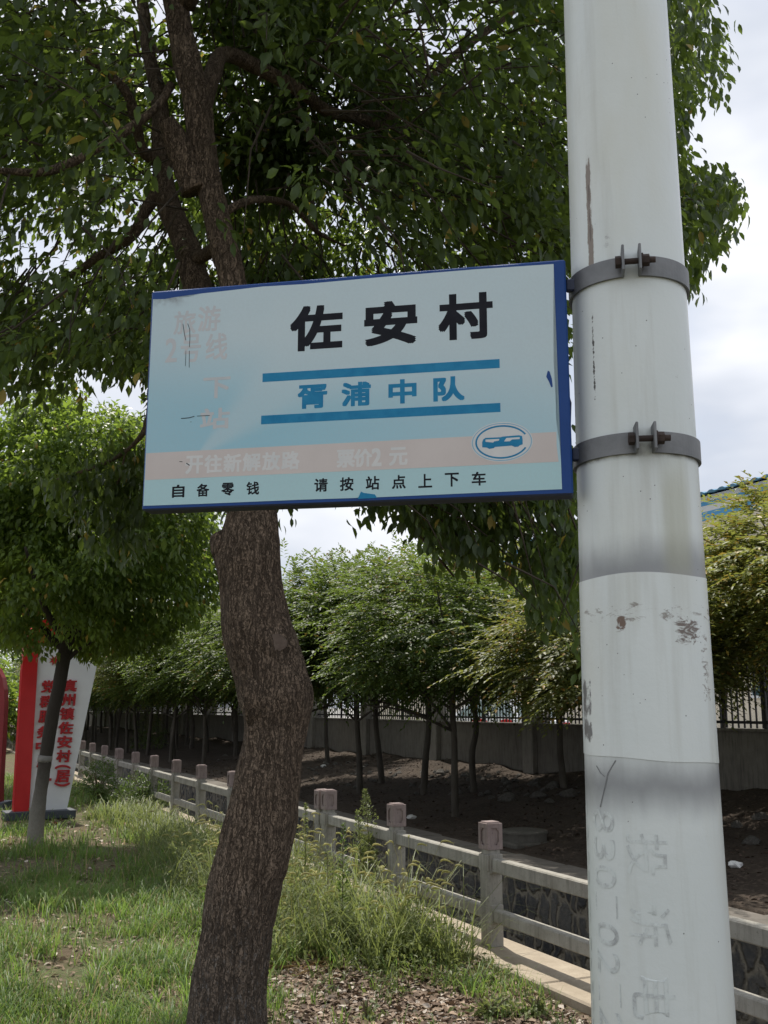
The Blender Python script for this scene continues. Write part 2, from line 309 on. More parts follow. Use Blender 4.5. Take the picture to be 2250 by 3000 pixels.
M['bed'] = soil('channel_bed', (0.05, 0.05, 0.04), (0.07, 0.065, 0.05), (0.09, 0.08, 0.06))
M['yard'] = concrete('yard_concrete', (0.36, 0.35, 0.33), (0.45, 0.44, 0.42), 0.0)
M['cream'] = concrete('cream_wall', (0.52, 0.47, 0.38), (0.60, 0.55, 0.45), 0.12)
M['fascia'] = simple('grey_white_fascia', (0.50, 0.52, 0.53), (0.58, 0.59, 0.60), 2, 0.5)
M['blue_band'] = simple('blue_cladding', (0.045, 0.22, 0.42), (0.06, 0.26, 0.48), 2, 0.45)
M['roof'] = simple('blue_roof_sheet', (0.10, 0.26, 0.42), (0.15, 0.32, 0.48), 2, 0.45)
M['glass'] = simple('dark_glass', (0.02, 0.04, 0.05), (0.05, 0.08, 0.09), 2, 0.08, 10, 0.0, 0.0, spec=0.8)
M['car_white'] = simple('white_car_paint', (0.68, 0.69, 0.70), (0.72, 0.73, 0.74), 2, 0.18, 10, 0.0, spec=0.6)
M['rubber'] = simple('tyre_rubber', (0.012, 0.012, 0.012), (0.02, 0.02, 0.02), 8, 0.8)
M['alloy'] = simple('wheel_alloy', (0.35, 0.35, 0.36), (0.45, 0.45, 0.46), 8, 0.35, 10, 0.0, 0.7)
M['litter_red'] = simple('red_litter', (0.42, 0.03, 0.015), (0.55, 0.06, 0.03), 8, 0.5)
M['litter_white'] = simple('white_litter', (0.55, 0.55, 0.54), (0.7, 0.7, 0.69), 8, 0.6)
M['straw'] = leafmat('straw', (0.28, 0.19, 0.09), (0.5, 0.36, 0.19), (0.3, 0.2, 0.1), 0.1, 0.7, 0.2)
M['weed_stem'] = simple('weed_stem', (0.10, 0.085, 0.045), (0.16, 0.13, 0.07), 10, 0.8)

# ------------------------------------------------------------------ mesh helpers
class MB:
    def __init__(s): s.v = []; s.f = []; s.m = []
    def add(s, vs, fs, mi=0):
        o = len(s.v); s.v.extend(tuple(p) for p in vs); s.f.extend(tuple(i + o for i in f) for f in fs); s.m.extend([mi] * len(fs))
    def box(s, c, size, mi=0, bev=0.0, mat=None):
        bm = bmesh.new(); bmesh.ops.create_cube(bm, size=1.0)
        for v in bm.verts: v.co = Vector((v.co.x * size[0], v.co.y * size[1], v.co.z * size[2]))
        if bev: bmesh.ops.bevel(bm, geom=list(bm.edges), offset=bev, segments=1, affect='EDGES', profile=0.5)
        mt = (mat or Matrix()) if not isinstance(mat, Matrix) else mat
        vs = [mt @ (v.co + Vector(c)) for v in bm.verts]; bm.verts.index_update()
        s.add(vs, [[v.index for v in f.verts] for f in bm.faces], mi); bm.free()
    def tube(s, pts, rad, seg=8, mi=0, cap=True, disp=None):
        pts = [Vector(p) for p in pts]; n = len(pts); rings = []; up = Vector((0.13, 0.97, 0.2)).normalized()
        for i, p in enumerate(pts):
            d = (pts[min(i + 1, n - 1)] - pts[max(i - 1, 0)]).normalized()
            x = up.cross(d)
            if x.length < 0.05: x = Vector((1, 0, 0)).cross(d)
            x.normalize(); y = d.cross(x)
            r = []
            for k in range(seg):
                a = 2 * PI * k / seg; o = x * math.cos(a) + y * math.sin(a)
                rr = rad[i] if disp is None else rad[i] + disp(p + o * rad[i], o, a, i)
                r.append(p + o * rr)
            rings.append(r)
        vs = [q for r in rings for q in r]; fs = []
        for i in range(n - 1):
            for k in range(seg):
                a = i * seg + k; b = i * seg + (k + 1) % seg; fs.append((a, b, b + seg, a + seg))
        if cap: fs.append(tuple(range(seg))[::-1]); fs.append(tuple((n - 1) * seg + k for k in range(seg)))
        s.add(vs, fs, mi)
    def prism(s, outline, axis_o, ax, ay, depth_v, mi=0):       # 2-D outline on plane (ax, ay), extruded along depth_v
        o = Vector(axis_o); ax = Vector(ax); ay = Vector(ay); dv = Vector(depth_v); n = len(outline)
        f = [o + ax * x + ay * y for x, y in outline]; b = [p + dv for p in f]
        s.add(f + b, [tuple(range(n)), tuple(range(n, 2 * n))[::-1]] + [(i, i + n, (i + 1) % n + n, (i + 1) % n) for i in range(n)], mi)
    def build(s, name, mats, parent=None, smooth=False, origin=None):
        me = bpy.data.meshes.new(name)
        o0 = Vector(origin) if origin is not None else Vector((0, 0, 0))
        me.from_pydata([(p[0] - o0.x, p[1] - o0.y, p[2] - o0.z) for p in s.v], [], s.f)
        for m in (mats if isinstance(mats, (list, tuple)) else [mats]): me.materials.append(m)
        me.polygons.foreach_set('material_index', s.m)
        if smooth: me.polygons.foreach_set('use_smooth', [True] * len(s.f))
        bm = bmesh.new(); bm.from_mesh(me); bmesh.ops.recalc_face_normals(bm, faces=bm.faces); bm.to_mesh(me); bm.free()
        me.update(); return link(name, me, parent, o0)
def link(name, me, parent=None, loc=(0, 0, 0)):
    o = bpy.data.objects.new(name, me); COL.objects.link(o); o.location = loc
    if parent is not None: o.parent = parent
    return o
def fast(name, V, T, mat, parent=None, smooth=False):           # triangle arrays -> one mesh object
    me = bpy.data.meshes.new(name); V = np.asarray(V, np.float32); T = np.asarray(T, np.int32)
    me.vertices.add(len(V)); me.vertices.foreach_set('co', V.ravel())
    me.loops.add(T.size); me.loops.foreach_set('vertex_index', T.ravel())
    me.polygons.add(len(T)); me.polygons.foreach_set('loop_start', np.arange(0, T.size, 3, dtype=np.int32))
    me.polygons.foreach_set('loop_total', np.full(len(T), 3, np.int32))
    if smooth: me.polygons.foreach_set('use_smooth', np.ones(len(T), bool))
    me.materials.append(mat); me.update(calc_edges=True); me.validate()
    return link(name, me, parent)
def tag(o, label, cat, group=None, kind=None):
    o['label'] = label; o['category'] = cat
    if group: o['group'] = group
    if kind: o['kind'] = kind
    return o
def thing(name, label, cat, loc=(0, 0, 0), rz=0.0, group=None):
    o = bpy.data.objects.new(name, None); COL.objects.link(o); o.location = loc; o.rotation_euler = (0, 0, rz); o.empty_display_size = 0.2
    return tag(o, label, cat, group)
def struct(o): o['kind'] = 'structure'; return o
def dup(root, loc, rz, label, scale=1.0, group=None, mats=None, lean=0.0):
    r = root.copy(); COL.objects.link(r); r.location = loc; r.rotation_euler = (0, 0, rz); r.scale = (scale * random.uniform(.9, 1.15), scale * random.uniform(.9, 1.15), scale * random.uniform(.94, 1.05)); r['label'] = label
    if group: r['group'] = group
    for ch in list(root.children):
        c = ch.copy(); COL.objects.link(c); c.parent = r
        if mats and ch.name.split('.')[0] in mats:
            c.data = ch.data.copy(); c.data.materials[0] = mats[ch.name.split('.')[0]]
    if lean: r.rotation_euler = (random.uniform(-lean, lean), random.uniform(-lean, lean), rz)
    return r

def unit(A): return A / np.maximum(np.linalg.norm(A, axis=1, keepdims=True), 1e-9)
LEAF8 = (np.array([(0, 0, 0), (.28, -.40, .05), (.28, 0, -.01), (.28, .40, .05), (.62, -.42, -.01), (.62, 0, -.07), (.62, .42, -.01), (1, 0, -.2)]),
         np.array([(0, 1, 2), (0, 2, 3), (1, 4, 5), (1, 5, 2), (2, 5, 6), (2, 6, 3), (4, 7, 5), (5, 7, 6)]))
LEAF5 = (np.array([(0, 0, 0), (.42, -.5, .06), (.45, 0, -.03), (.42, .5, .06), (1, 0, -.16)]),
         np.array([(0, 1, 2), (0, 2, 3), (1, 4, 2), (2, 4, 3)]))
LEAF4 = (np.array([(0, 0, 0), (.45, -.5, .05), (.45, .5, .05), (1, 0, -.1)]), np.array([(0, 1, 3), (0, 3, 2)]))
def leaves(P, D, Nn, Ls, Wd, tpl):
    tv, tf = tpl; D = unit(D); S = unit(np.cross(D, Nn)); H = np.cross(S, D)
    V = (P[:, None, :] + D[:, None, :] * (tv[None, :, 0, None] * Ls[:, None, None]) + S[:, None, :] * (tv[None, :, 1, None] * Wd[:, None, None])
         + H[:, None, :] * (tv[None, :, 2, None] * Ls[:, None, None]))
    T = tf[None] + (np.arange(len(P)) * len(tv))[:, None, None]
    return V.reshape(-1, 3), T.reshape(-1, 3)
def rnd_unit(n): return unit(RNG.normal(size=(n, 3)))
def sprays(C, Dr, n, spread, Ls, droop=0.55, tpl=LEAF8, wr=0.45):
    """n leaves round each twig tip C pointing along Dr, hanging with gravity"""
    k = len(C); P = np.repeat(C, n, 0); D = np.repeat(unit(Dr), n, 0); m = k * n
    rad = rnd_unit(m); rad -= D * np.sum(rad * D, 1, keepdims=True); rad = unit(rad)
    P = P - D * (RNG.random((m, 1)) * spread * 1.5) + rad * (RNG.random((m, 1)) * spread * 0.55) + RNG.normal(size=(m, 3)) * spread * 0.18
    ax = D * 0.55 + rad * 0.75 + np.array([0, 0, -1.0]) * (droop + RNG.normal(size=(m, 1)) * 0.25) + RNG.normal(size=(m, 3)) * 0.2
    nn = unit(rad * 0.5 + np.array([0, 0, 1.0]) * 0.9 + RNG.normal(size=(m, 3)) * 0.45)
    l = Ls * (0.6 + 0.6 * RNG.random(m)); return leaves(P, ax, nn, l, l * wr * (0.85 + 0.3 * RNG.random(m)), tpl)
def merge(*vt):
    V = []; T = []; o = 0
    for v, t in vt: V.append(v); T.append(t + o); o += len(v)
    return np.concatenate(V), np.concatenate(T)

# ------------------------------------------------------------------ text as mesh outlines
_tc = {}
def glyph(ch, bold, extrude=0.0):
    key = (ch, bold, extrude)
    if key not in _tc:
        c = bpy.data.curves.new('glyph', 'FONT'); c.body = ch; c.offset = bold; c.extrude = extrude; c.resolution_u = 6
        o = bpy.data.objects.new('glyph', c); COL.objects.link(o); bpy.context.view_layer.update()
        me = bpy.data.meshes.new_from_object(o.evaluated_get(bpy.context.evaluated_depsgraph_get()))
        v = np.array([x.co[:] for x in me.vertices]); f = [tuple(p.vertices) for p in me.polygons]
        bpy.data.objects.remove(o); bpy.data.curves.remove(c); bpy.data.meshes.remove(me)
        _tc[key] = (v, f)
    return _tc[key]
BOLD8 = [(0, 0)] + [(x, y) for x in (-1, 0, 1) for y in (-1, 0, 1) if x or y]
def put_char(mb, ch, x0, x1, z0, z1, fn, mi, bold=0.03, shear=0.0, rot=0):
    v, f = glyph(ch, 0.0); q = v.copy()
    if rot: q[:, 0], q[:, 1] = (v[:, 1].copy(), -v[:, 0].copy()) if rot == 1 else (-v[:, 1].copy(), v[:, 0].copy())
    lo = q.min(0); hi = q.max(0); w = max(hi[0] - lo[0], 1e-6); h = max(hi[1] - lo[1], 1e-6)
    b = bold * (x1 - x0) / w; x0 += b; x1 -= b; z0 += b; z1 -= b                # thicken the strokes, keep the outer size
    for k, (ox, oz) in enumerate(BOLD8 if bold > 0.001 else BOLD8[:1]):
        vs = []
        for p in q:
            r = Vector(fn(x0 + (p[0] - lo[0]) / w * (x1 - x0) + ox * b, z0 + (p[1] - lo[1]) / h * (z1 - z0) + oz * b))
            vs.append(r + BOLD_N * (0.000008 * k))
        mb.add(vs, f, mi)
BOLD_N = Vector((0, -1, 0))

# ------------------------------------------------------------------ ground
def build_ground():
    a_l = sorted(set([-60, -30, -18] + [round(x, 3) for x in np.arange(-9, 22, 0.3)] + list(range(22, 60, 2)) + [70, 90, 130, 200, 400, 800]))
    s_l = [-800, -200, -60, -30, -20] + [round(x, 3) for x in np.arange(-14, -0.3, 0.3)] + [-0.26, 0.205]
    prof = [(s, None) for s in s_l] + [(0.206, -1.4), (2.2, -1.4), (2.23, -0.1), (2.595, -0.1)] + [(round(s, 3), None) for s in np.arange(2.6, 7.0, 0.2)] + [(7.05, 0.4), (40, 0.4), (100, 0.4), (900, 0.4)]
    mb = MB(); rows = []
    for a in a_l:
        r = []
        for s, z in prof:
            p = AS(a, s); zz = z
            if zz is None: zz = gz(p.x, p.y) if s < 0 or s > 2.55 else -0.26
            if s in (-0.26, 0.205): zz = -0.26 if s > 0 else gz(p.x - 0.05, p.y)
            r.append((p.x, p.y, zz))
        rows.append(r)
    n = len(prof); V = [p for r in rows for p in r]; F = []; MI = []
    for i in range(len(rows) - 1):
        for j in range(n - 1):
            s = prof[j][0]; F.append((i * n + j, i * n + j + 1, (i + 1) * n + j + 1, (i + 1) * n + j))
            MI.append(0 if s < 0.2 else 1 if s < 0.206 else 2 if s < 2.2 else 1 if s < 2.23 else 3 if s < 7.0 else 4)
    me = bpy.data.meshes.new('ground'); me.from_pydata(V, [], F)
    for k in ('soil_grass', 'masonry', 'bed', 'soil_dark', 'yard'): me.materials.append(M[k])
    me.polygons.foreach_set('material_index', MI); me.polygons.foreach_set('use_smooth', [True] * len(F)); me.update()
    struct(link('ground', me))
build_ground()

def oriented(a, s, z): return Matrix.Translation(AS(a, s, z)) @ Matrix.Rotation(ROT_A, 4, 'Z')   # local x along the channel, y to its left

# kerb under the balustrade
mb = MB(); a = -8.0
while a < 60:
    mb.box((0, 0, 0), (1.985, 0.46 + random.uniform(-.006, .006), 0.27), 0, 0.012, oriented(a, -0.02, -0.135)); a += 2.0
struct(mb.build('kerb', M['kerb']))

# far bank retaining wall
t = thing('retaining_wall', 'rubble stone retaining wall with dark coping slabs on the far side of the channel', 'retaining wall', AS(0, 2.2, -1.4))
inv = Matrix.Translation(-Vector(AS(0, 2.2, -1.4)))
mb = MB(); nA, nZ = 340, 14
vs = []; fs = []
for i in range(nA + 1):
    for k in range(nZ + 1):
        aa = -9 + 70 * i / nA; zz = 1.32 * k / nZ
        b = 0.03 * noise.noise(Vector((aa * 5, zz * 3.2, 2))) + 0.02 * noise.noise(Vector((aa * 12, zz * 9, 7)))
        p = AS(aa, -0.01 - b, 0) - ORI; vs.append((p.x, p.y, zz))
for i in range(nA):
    for k in range(nZ): q = i * (nZ + 1) + k; fs.append((q, q + nZ + 1, q + nZ + 2, q + 1))
mb.add(vs, fs); mb.build('stone_face', M['masonry'], t, True)
mb = MB(); a = -9.0
while a < 60:
    l = random.uniform(0.8, 1.25)
    mb.box((0, 0, 0), (l - 0.02, 0.47 + random.uniform(-.03, .03), 0.1), 0, 0.012, inv @ oriented(a + l / 2, 2.36 + random.uniform(-.02, .02), -0.045 + random.uniform(-.012, .012)) @ Matrix.Rotation(random.uniform(-.02, .02), 4, 'X')); a += l
mb.build('coping', M['coping'], t)

# ------------------------------------------------------------------ balustrade
POST_H = 0.83
def post_meshes():
    body = MB(); w = 0.062
    oc = lambda r, c: [(r, -r + c), (r, r - c), (r - c, r), (-r + c, r), (-r, r - c), (-r, -r + c), (-r + c, -r), (r - c, -r)]
    body.prism(oc(w, 0.014), (0, 0, 0), (1, 0, 0), (0, 1, 0), (0, 0, 0.615))
    body.box((0, 0, 0.56), (0.128, 0.128, 0.11), 0, 0.004); body.prism(oc(0.052, 0.012), (0, 0, 0.612), (1, 0, 0), (0, 1, 0), (0, 0, 0.035))
    for z in (0.545, 0.205):
        for sx in (-1, 1): body.box((sx * 0.064, 0, z + 0.01), (0.03, 0.1, 0.13), 0, 0.004)
    head = MB(); h0, h1, r = 0.647, POST_H, 0.063
    head.box((0, 0, (h0 + h1) / 2), (2 * r - .026, 2 * r - .026, h1 - h0), 0, 0.002)
    for q in range(4):                                             # raised rims round the recessed panel of each face
        R = Matrix.Rotation(q * PI / 2, 4, 'Z')
        head.box((r - 0.008, 0.047, (h0 + h1) / 2), (0.018, 0.031, h1 - h0 - 0.002), 0, 0.002, R)
        head.box((r - 0.0082, -0.047, (h0 + h1) / 2), (0.0177, 0.0312, h1 - h0 - 0.002), 0, 0.002, R)
        head.box((r - 0.0075, 0, h1 - 0.018), (0.0155, 0.066, 0.034), 0, 0.002, R); head.box((r - 0.0075, 0, h0 + 0.017), (0.0155, 0.066, 0.032), 0, 0.002, R)
        for sy in (-1, 1):
            for zz in (h1 - 0.042, h0 + 0.04): head.box((0, 0, 0), (0.013, 0.022, 0.022), 0, 0.001, R @ Matrix.Translation((r - 0.0085, sy * 0.031, zz)) @ Matrix.Rotation(PI / 4, 4, 'X'))
    head.box((0, 0, h1 + 0.003), (2 * r - 0.026, 2 * r - 0.026, 0.012), 0, 0.004)
    return body, head
pb, ph = post_meshes()
SP = 1.586
def balustrade(label, a_list):
    root = thing('stone_balustrade', label, 'balustrade', AS(a_list[0], 0, 0), ROT_A, 'balustrade sections along the channel')
    for i, a in enumerate(a_list):
        x = a - a_list[0]
        if not balustrade.me:
            b = pb.build('post', M['conc_post'], root); h = ph.build('post_head', M['conc_head'], b); balustrade.me = (b.data, h.data)
        else:
            b = link('post', balustrade.me[0], root); h = link('post_head', balustrade.me[1], b)
        b.location = (x, 0, random.uniform(-.008, .004)); b.rotation_euler = (random.uniform(-.012, .012), random.uniform(-.012, .012), random.uniform(-.03, .03))
        if i + 1 < len(a_list):
            l = a_list[i + 1] - a; r = MB(); j = random.uniform(-.006, .006)
            r.box((x + l / 2, 0, 0.553 + j), (l - 0.10, 0.074, 0.094), 0, 0.008); r.build('upper_rail', M['conc_post'], root)
            r = MB(); r.box((x + l / 2, 0, 0.215 + j), (l - 0.10, 0.074, 0.085), 0, 0.008); r.build('lower_rail', M['conc_post'], root)
balustrade.me = None
G2 = 0.17
balustrade('near concrete balustrade section with the white pole standing in front of it', [SP * k for k in (-2, -1, 0, 1, 2)])
balustrade('middle concrete balustrade section running behind the big trunk to the shrubs', [SP * k + G2 for k in range(2, 10)])
balustrade('far concrete balustrade section running on behind the red and white board', [SP * k + 2 * G2 for k in range(9, 31)])

# ------------------------------------------------------------------ white pole with sleeve, clamps, sign
PX, PY = 0.443, 1.75
def prad(z): return 0.1112 + (z - 1.155) / (2.984 - 1.155) * (0.0958 - 0.1112)
pole = thing('utility_pole', 'thick white painted steel pole with stained sleeve and faded stencilled numbers', 'pole', (PX, PY, -0.05))
mb = MB(); zs = [-0.1] + list(np.arange(0.1, 7.6, 0.25)); off = Vector((0, 0, 0.05))
mb.tube([Vector((0, 0, z)) + off for z in zs], [prad(z) for z in zs], 96); mb.build('shaft', M['pole_paint'], pole, True)
mb = MB(); seg = 120; rings = []
def sl_bot(a): return 1.5665 - 0.0065 * math.cos(a) + 0.0008 * math.sin(5 * a)
def sl_top(a): return 1.862 + 0.0025 * math.sin(3 * a + 1)
vs = []; fs = []
for k in range(seg):
    a = 2 * PI * k / seg; zb, zt = sl_bot(a), sl_top(a)
    for z, e in ((zb, 0.0010), (zb + 0.1, 0.0010), ((zb + zt) / 2, 0.0010), (zt - 0.05, 0.0010), (zt, 0.0010)):
        r = prad(z) + e; vs.append((r * math.cos(a), r * math.sin(a), z + 0.05))
for k in range(seg):
    for j in range(4): p = k * 5 + j; q = ((k + 1) % seg) * 5 + j; fs.append((p, q, q + 1, p + 1))
mb.add(vs, fs); mb.build('sleeve', M['pole_sleeve'], pole, True)
# faded stencil running down the pole (letters lie on their side), angle measured from the side facing the street
mb = MB()
def on_pole(arc0):
    def f(x, z):
        r = prad(z) + 0.0006; th = arc0 + x / r - 0.25 - PI / 2 + 0.0
        return (r * math.cos(th), r * math.sin(th), z + 0.05)
    return f
to_cam = math.atan2(-PX, PY)                                       # turns the arc origin to face the viewer
fn = on_pole(to_cam + 0.25 + 0.0)
for i, ch in enumerate('83010212'):
    z1 = 1.488 - i * 0.0425; put_char(mb, ch, -0.114, -0.064, z1 - 0.034, z1, fn, 0, 0.0, rot=1)
for ch, z0, z1 in (('投', 1.395, 1.457), ('诉', 1.293, 1.353), ('电', 1.188, 1.250)): put_char(mb, ch, -0.044, 0.020, z0, z1, fn, 0, 0.0, rot=1)
for i in range(14):
    z1 = 1.50 - i * 0.03 + random.uniform(-.01, .01); x = -0.143 + random.uniform(-.003, .004)
    mb.add([fn(x, z1 - 0.022), fn(x + 0.0025, z1 - 0.02), fn(x + 0.003, z1), fn(x + 0.0005, z1 - 0.002)], [(0, 1, 2, 3)])
mb.build('stencil_lettering', M['faded_ink'], pole)
mb = MB()                                                          # dried drip below the sleeve
for pts in ([(-0.056, 1.566), (-0.072, 1.545), (-0.079, 1.525), (-0.092, 1.492)], [(-0.098, 1.556), (-0.088, 1.545), (-0.079, 1.54)]):
    for (x0, z0), (x1, z1) in zip(pts, pts[1:]): mb.add([fn(x0 - .0013, z0), fn(x0 + .0013, z0), fn(x1 + .0013, z1), fn(x1 - .0013, z1)], [(0, 1, 2, 3)])
drm = simple('dried_drip', (0.16, 0.165, 0.17), (0.22, 0.225, 0.23), 20, 0.5); mb.build('paint_drip', drm, pole)

# sign plane
PL = Vector((-0.44436, 1.843818, 0)); PR = Vector((0.3213, 1.70, 0)); EX = (PR - PL).normalized(); EN = Vector((EX.y, -EX.x, 0))
ROT_S = math.atan2(EX.y, EX.x); SW, SH, SZ0 = 0.779, 0.4265, CAM_Z + 0.3532
def clamp(zc, label, gap_off):
    root = thing('pipe_clamp', label, 'clamp', (PX, PY, zc), 0, 'steel clamps holding the sign on the pole')
    r0 = prad(zc) + 0.0012; H = 0.036; T = 0.0045
    g = to_cam - PI / 2 + gap_off; half = 0.135
    vs = []; fs = []; n = 90
    for i in range(n + 1):
        a = g + half + (2 * PI - 2 * half) * i / n
        for r, z in ((r0, -H / 2), (r0 + T, -H / 2), (r0 + T, H / 2), (r0, H / 2)): vs.append((r * math.cos(a), r * math.sin(a), z))
    for i in range(n):
        for j in range(4): p = i * 4 + j; q = i * 4 + (j + 1) % 4; fs.append((p, p + 4, q + 4, q))
    mb = MB(); mb.add(vs, fs)
    for sg in (-1, 1):                                             # the two upturned ears
        a = g + sg * half; rt = Vector((math.cos(a), math.sin(a), 0)); tn = Vector((-math.sin(g), math.cos(g), 0)) * sg; gd = Vector((math.cos(g), math.sin(g), 0))
        p0 = rt * (r0 + T / 2)
        mtx = Matrix.Translation(p0 + gd * 0.016) @ Matrix.Rotation(g, 4, 'Z')
        mb.box((0, 0, 0.004), (0.036, T, H + 0.010), 0, 0.0012, mtx)
    mb.build('band', M['steel'], root)
    gd = Vector((math.cos(g), math.sin(g), 0)); tn = Vector((-math.sin(g), math.cos(g), 0)); c = gd * (r0 + 0.019) + Vector((0, 0, 0.002))
    hw = (r0 + T / 2) * math.sin(half)
    mb = MB(); mb.tube([c - tn * (hw + 0.006), c + tn * (hw + 0.026)], [0.0052] * 2, 12)
    mb.tube([c - tn * (hw + 0.0125), c - tn * (hw + 0.003)], [0.0105] * 2, 6); mb.build('bolt', M['rust'], root)
    mb = MB(); mb.tube([c + tn * (hw + 0.003), c + tn * (hw + 0.0055)], [0.013] * 2, 16); mb.tube([c + tn * (hw + 0.0057), c + tn * (hw + 0.016)], [0.0105] * 2, 6); mb.build('nut', M['rust'], root)
    return root
clamp(2.392, 'upper grey steel clamp round the white pole level with the top of the sign', 0.06)
clamp(2.080, 'lower grey steel clamp round the white pole near the bottom of the sign', 0.13)

sign = thing('bus_stop_sign', 'pale blue bus stop sign with blue frame and black lettering on the white pole', 'sign', (PL.x, PL.y, SZ0), ROT_S)
mb = MB(); mb.box((SW / 2, 0.021, SH / 2), (SW, 0.042, SH), 0, 0.003)                 # local: x right, y away, z up
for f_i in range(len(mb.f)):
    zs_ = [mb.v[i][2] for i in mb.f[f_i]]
    if max(zs_) < 0.0031: mb.m[f_i] = 1  # underside faces carry their shade as a darker colour
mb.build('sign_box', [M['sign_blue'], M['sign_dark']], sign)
mb = MB()
for zc in (2.392, 2.080): mb = MB(); mb.box((SW + 0.009, 0.032, zc - SZ0), (0.018, 0.014, 0.022), 0, 0.002); mb.build('mounting_lug', M['sign_dark'], sign)
mb = MB()
def face(off): return lambda x, z: (x, -off, z)
b0 = 0.3532                                                        # measured heights start at the box's lower edge
F0, F1, F2 = face(0.0005), face(0.00062), face(0.00074)
outl = [(0.003, 0.0085), (0.12, 0.0082), (0.30, 0.0088), (0.402, 0.0082), (0.412, 0.0125), (0.425, 0.0105), (0.436, 0.0080), (0.60, 0.0090), (0.7602, 0.0100),
        (0.7600, 0.06), (0.7580, 0.095), (0.7555, 0.115), (0.7540, 0.14), (0.7555, 0.175), (0.7570, 0.20), (0.7530, 0.24), (0.7545, 0.30), (0.7585, 0.34), (0.7585, 0.4185),
        (0.62, 0.4200), (0.45, 0.4190), (0.30, 0.4170), (0.22, 0.4185), (0.16, 0.4160), (0.10, 0.4140), (0.075, 0.4090), (0.05, 0.4110), (0.028, 0.4085), (0.004, 0.4100)]
bm_ = bmesh.new(); vv = [bm_.verts.new(F0(x, z)) for x, z in outl]; fc = bm_.faces.new(vv); bmesh.ops.triangulate(bm_, faces=[fc]); bm_.verts.index_update()
mb.add([v.co[:] for v in bm_.verts], [[v.index for v in f.verts] for f in bm_.faces], 0); bm_.free()
def quad(x0, x1, z0, z1, fn, mi): mb.add([fn(x0, z0), fn(x1, z0), fn(x1, z1), fn(x0, z1)], [(0, 1, 2, 3)], mi)
mb.add([F1(0.0042, .4099 - b0), F1(.7560, .4112 - b0), F1(.7536, .44 - b0), F1(.7540, .4641 - b0), F1(.0042, .4609 - b0)], [(0, 1, 2, 3, 4)], 1)
quad(.2252, .6593, .5850 - b0, .6015 - b0, F1, 3); quad(.2244, .6590, .5048 - b0, .5212 - b0, F1, 3)
for ch, x0, x1, z0, z1 in (('佐', .2761, .3752, .6395, .7268), ('安', .4155, .5133, .6406, .7245), ('村', .5515, .6492, .6419, .7289)):
    put_char(mb, ch, x0, x1, z0 - b0, z1 - b0, F1, 2, 0.030)
for ch, x0, x1 in (('胥', .2923, .3483), ('浦', .3742, .4283), ('中', .4602, .5112), ('队', .5411, .5969)):
    put_char(mb, ch, x0, x1, .5297 - b0, .5748 - b0, F1, 3, 0.030)
def row(s, x0, x1, zc, h, mi, bold, fn=F1):
    n = len(s); w = (x1 - x0 - h) / max(1, n - 1)
    for i, ch in enumerate(s): put_char(mb, ch, x0 + i * w, x0 + i * w + h * (0.55 if ch.isdigit() else 1), zc - h / 2 - b0, zc + h / 2 - b0, fn, mi, bold)
row('自备零钱', .0580, .2237, .3866, .0240, 2, 0.022); row('请按站点上下车', .3259, .6313, .3873, .0245, 2, 0.022)
row('开往新解放路', .0820, .2984, .4350, .0340, 5, 0.030, F2); row('票价2元', .3664, .4944, .4335, .0330, 5, 0.030, F2)
for ch, x0, x1, z0, z1 in (('旅', .048, .092, .6885, .735), ('游', .096, .1405, .6910, .7411), ('2', .0335, .0569, .6345, .682), ('号', .064, .104, .6325, .687), ('线', .1133, .156, .6337, .686),
                           ('下', .1111, .1638, .5594, .5999), ('站', .1071, .1644, .5006, .5405)):
    put_char(mb, ch, x0, x1, z0 - b0, z1 - b0, F1, 4, 0.018)
# round bus emblem
ec = (.660, .4508 - b0)
def ring(rx, rz, w, a0, a1, fn, mi, n=64):
    vs = []; fs = []
    for i in range(n + 1):
        a = a0 + (a1 - a0) * i / n
        for k in (1, 0): vs.append(fn(ec[0] + (rx - w * k) * math.cos(a), ec[1] + (rz - w * k) * math.sin(a)))
    for i in range(n): fs.append((2 * i, 2 * i + 2, 2 * i + 3, 2 * i + 1))
    mb.add(vs, fs, mi)
n = 64; mb.add([F2(ec[0] + .0535 * math.cos(2 * PI * i / n), ec[1] + .0355 * math.sin(2 * PI * i / n)) for i in range(n)], [tuple(range(n))], 5)
F3 = face(0.00086); ring(.0520, .0340, .0018, 0, 2 * PI, F3, 6); ring(.0460, .0300, .0030, 0.42, 2 * PI - 0.42, F3, 3)
bus = [(-.034, -.008), (-.034, .001), (-.032, .006), (-.028, .0085), (-.002, .0085), (.002, .0095), (.030, .0105), (.035, .009), (.036, .003), (.036, -.006), (.031, -.0075), (.028, -.010), (.022, -.010), (.017, -.0075), (-.012, -.0085), (-.014, -.0105), (-.022, -.0115), (-.026, -.009)]
mb.add([F3(ec[0] + x, ec[1] + z) for x, z in bus], [tuple(range(len(bus)))], 3)
F4 = face(0.00098)
for pts in ([(-.028, .0015), (-.028, .0055), (-.004, .0055), (-.005, .0025), (-.013, .0015), (-.015, -.0005)], [(.004, .0005), (.008, .0065), (.031, .007), (.031, .0035), (.018, .0035), (.014, .0005)]):
    mb.add([F4(ec[0] + x, ec[1] + z) for x, z in pts], [tuple(range(len(pts)))], 5)
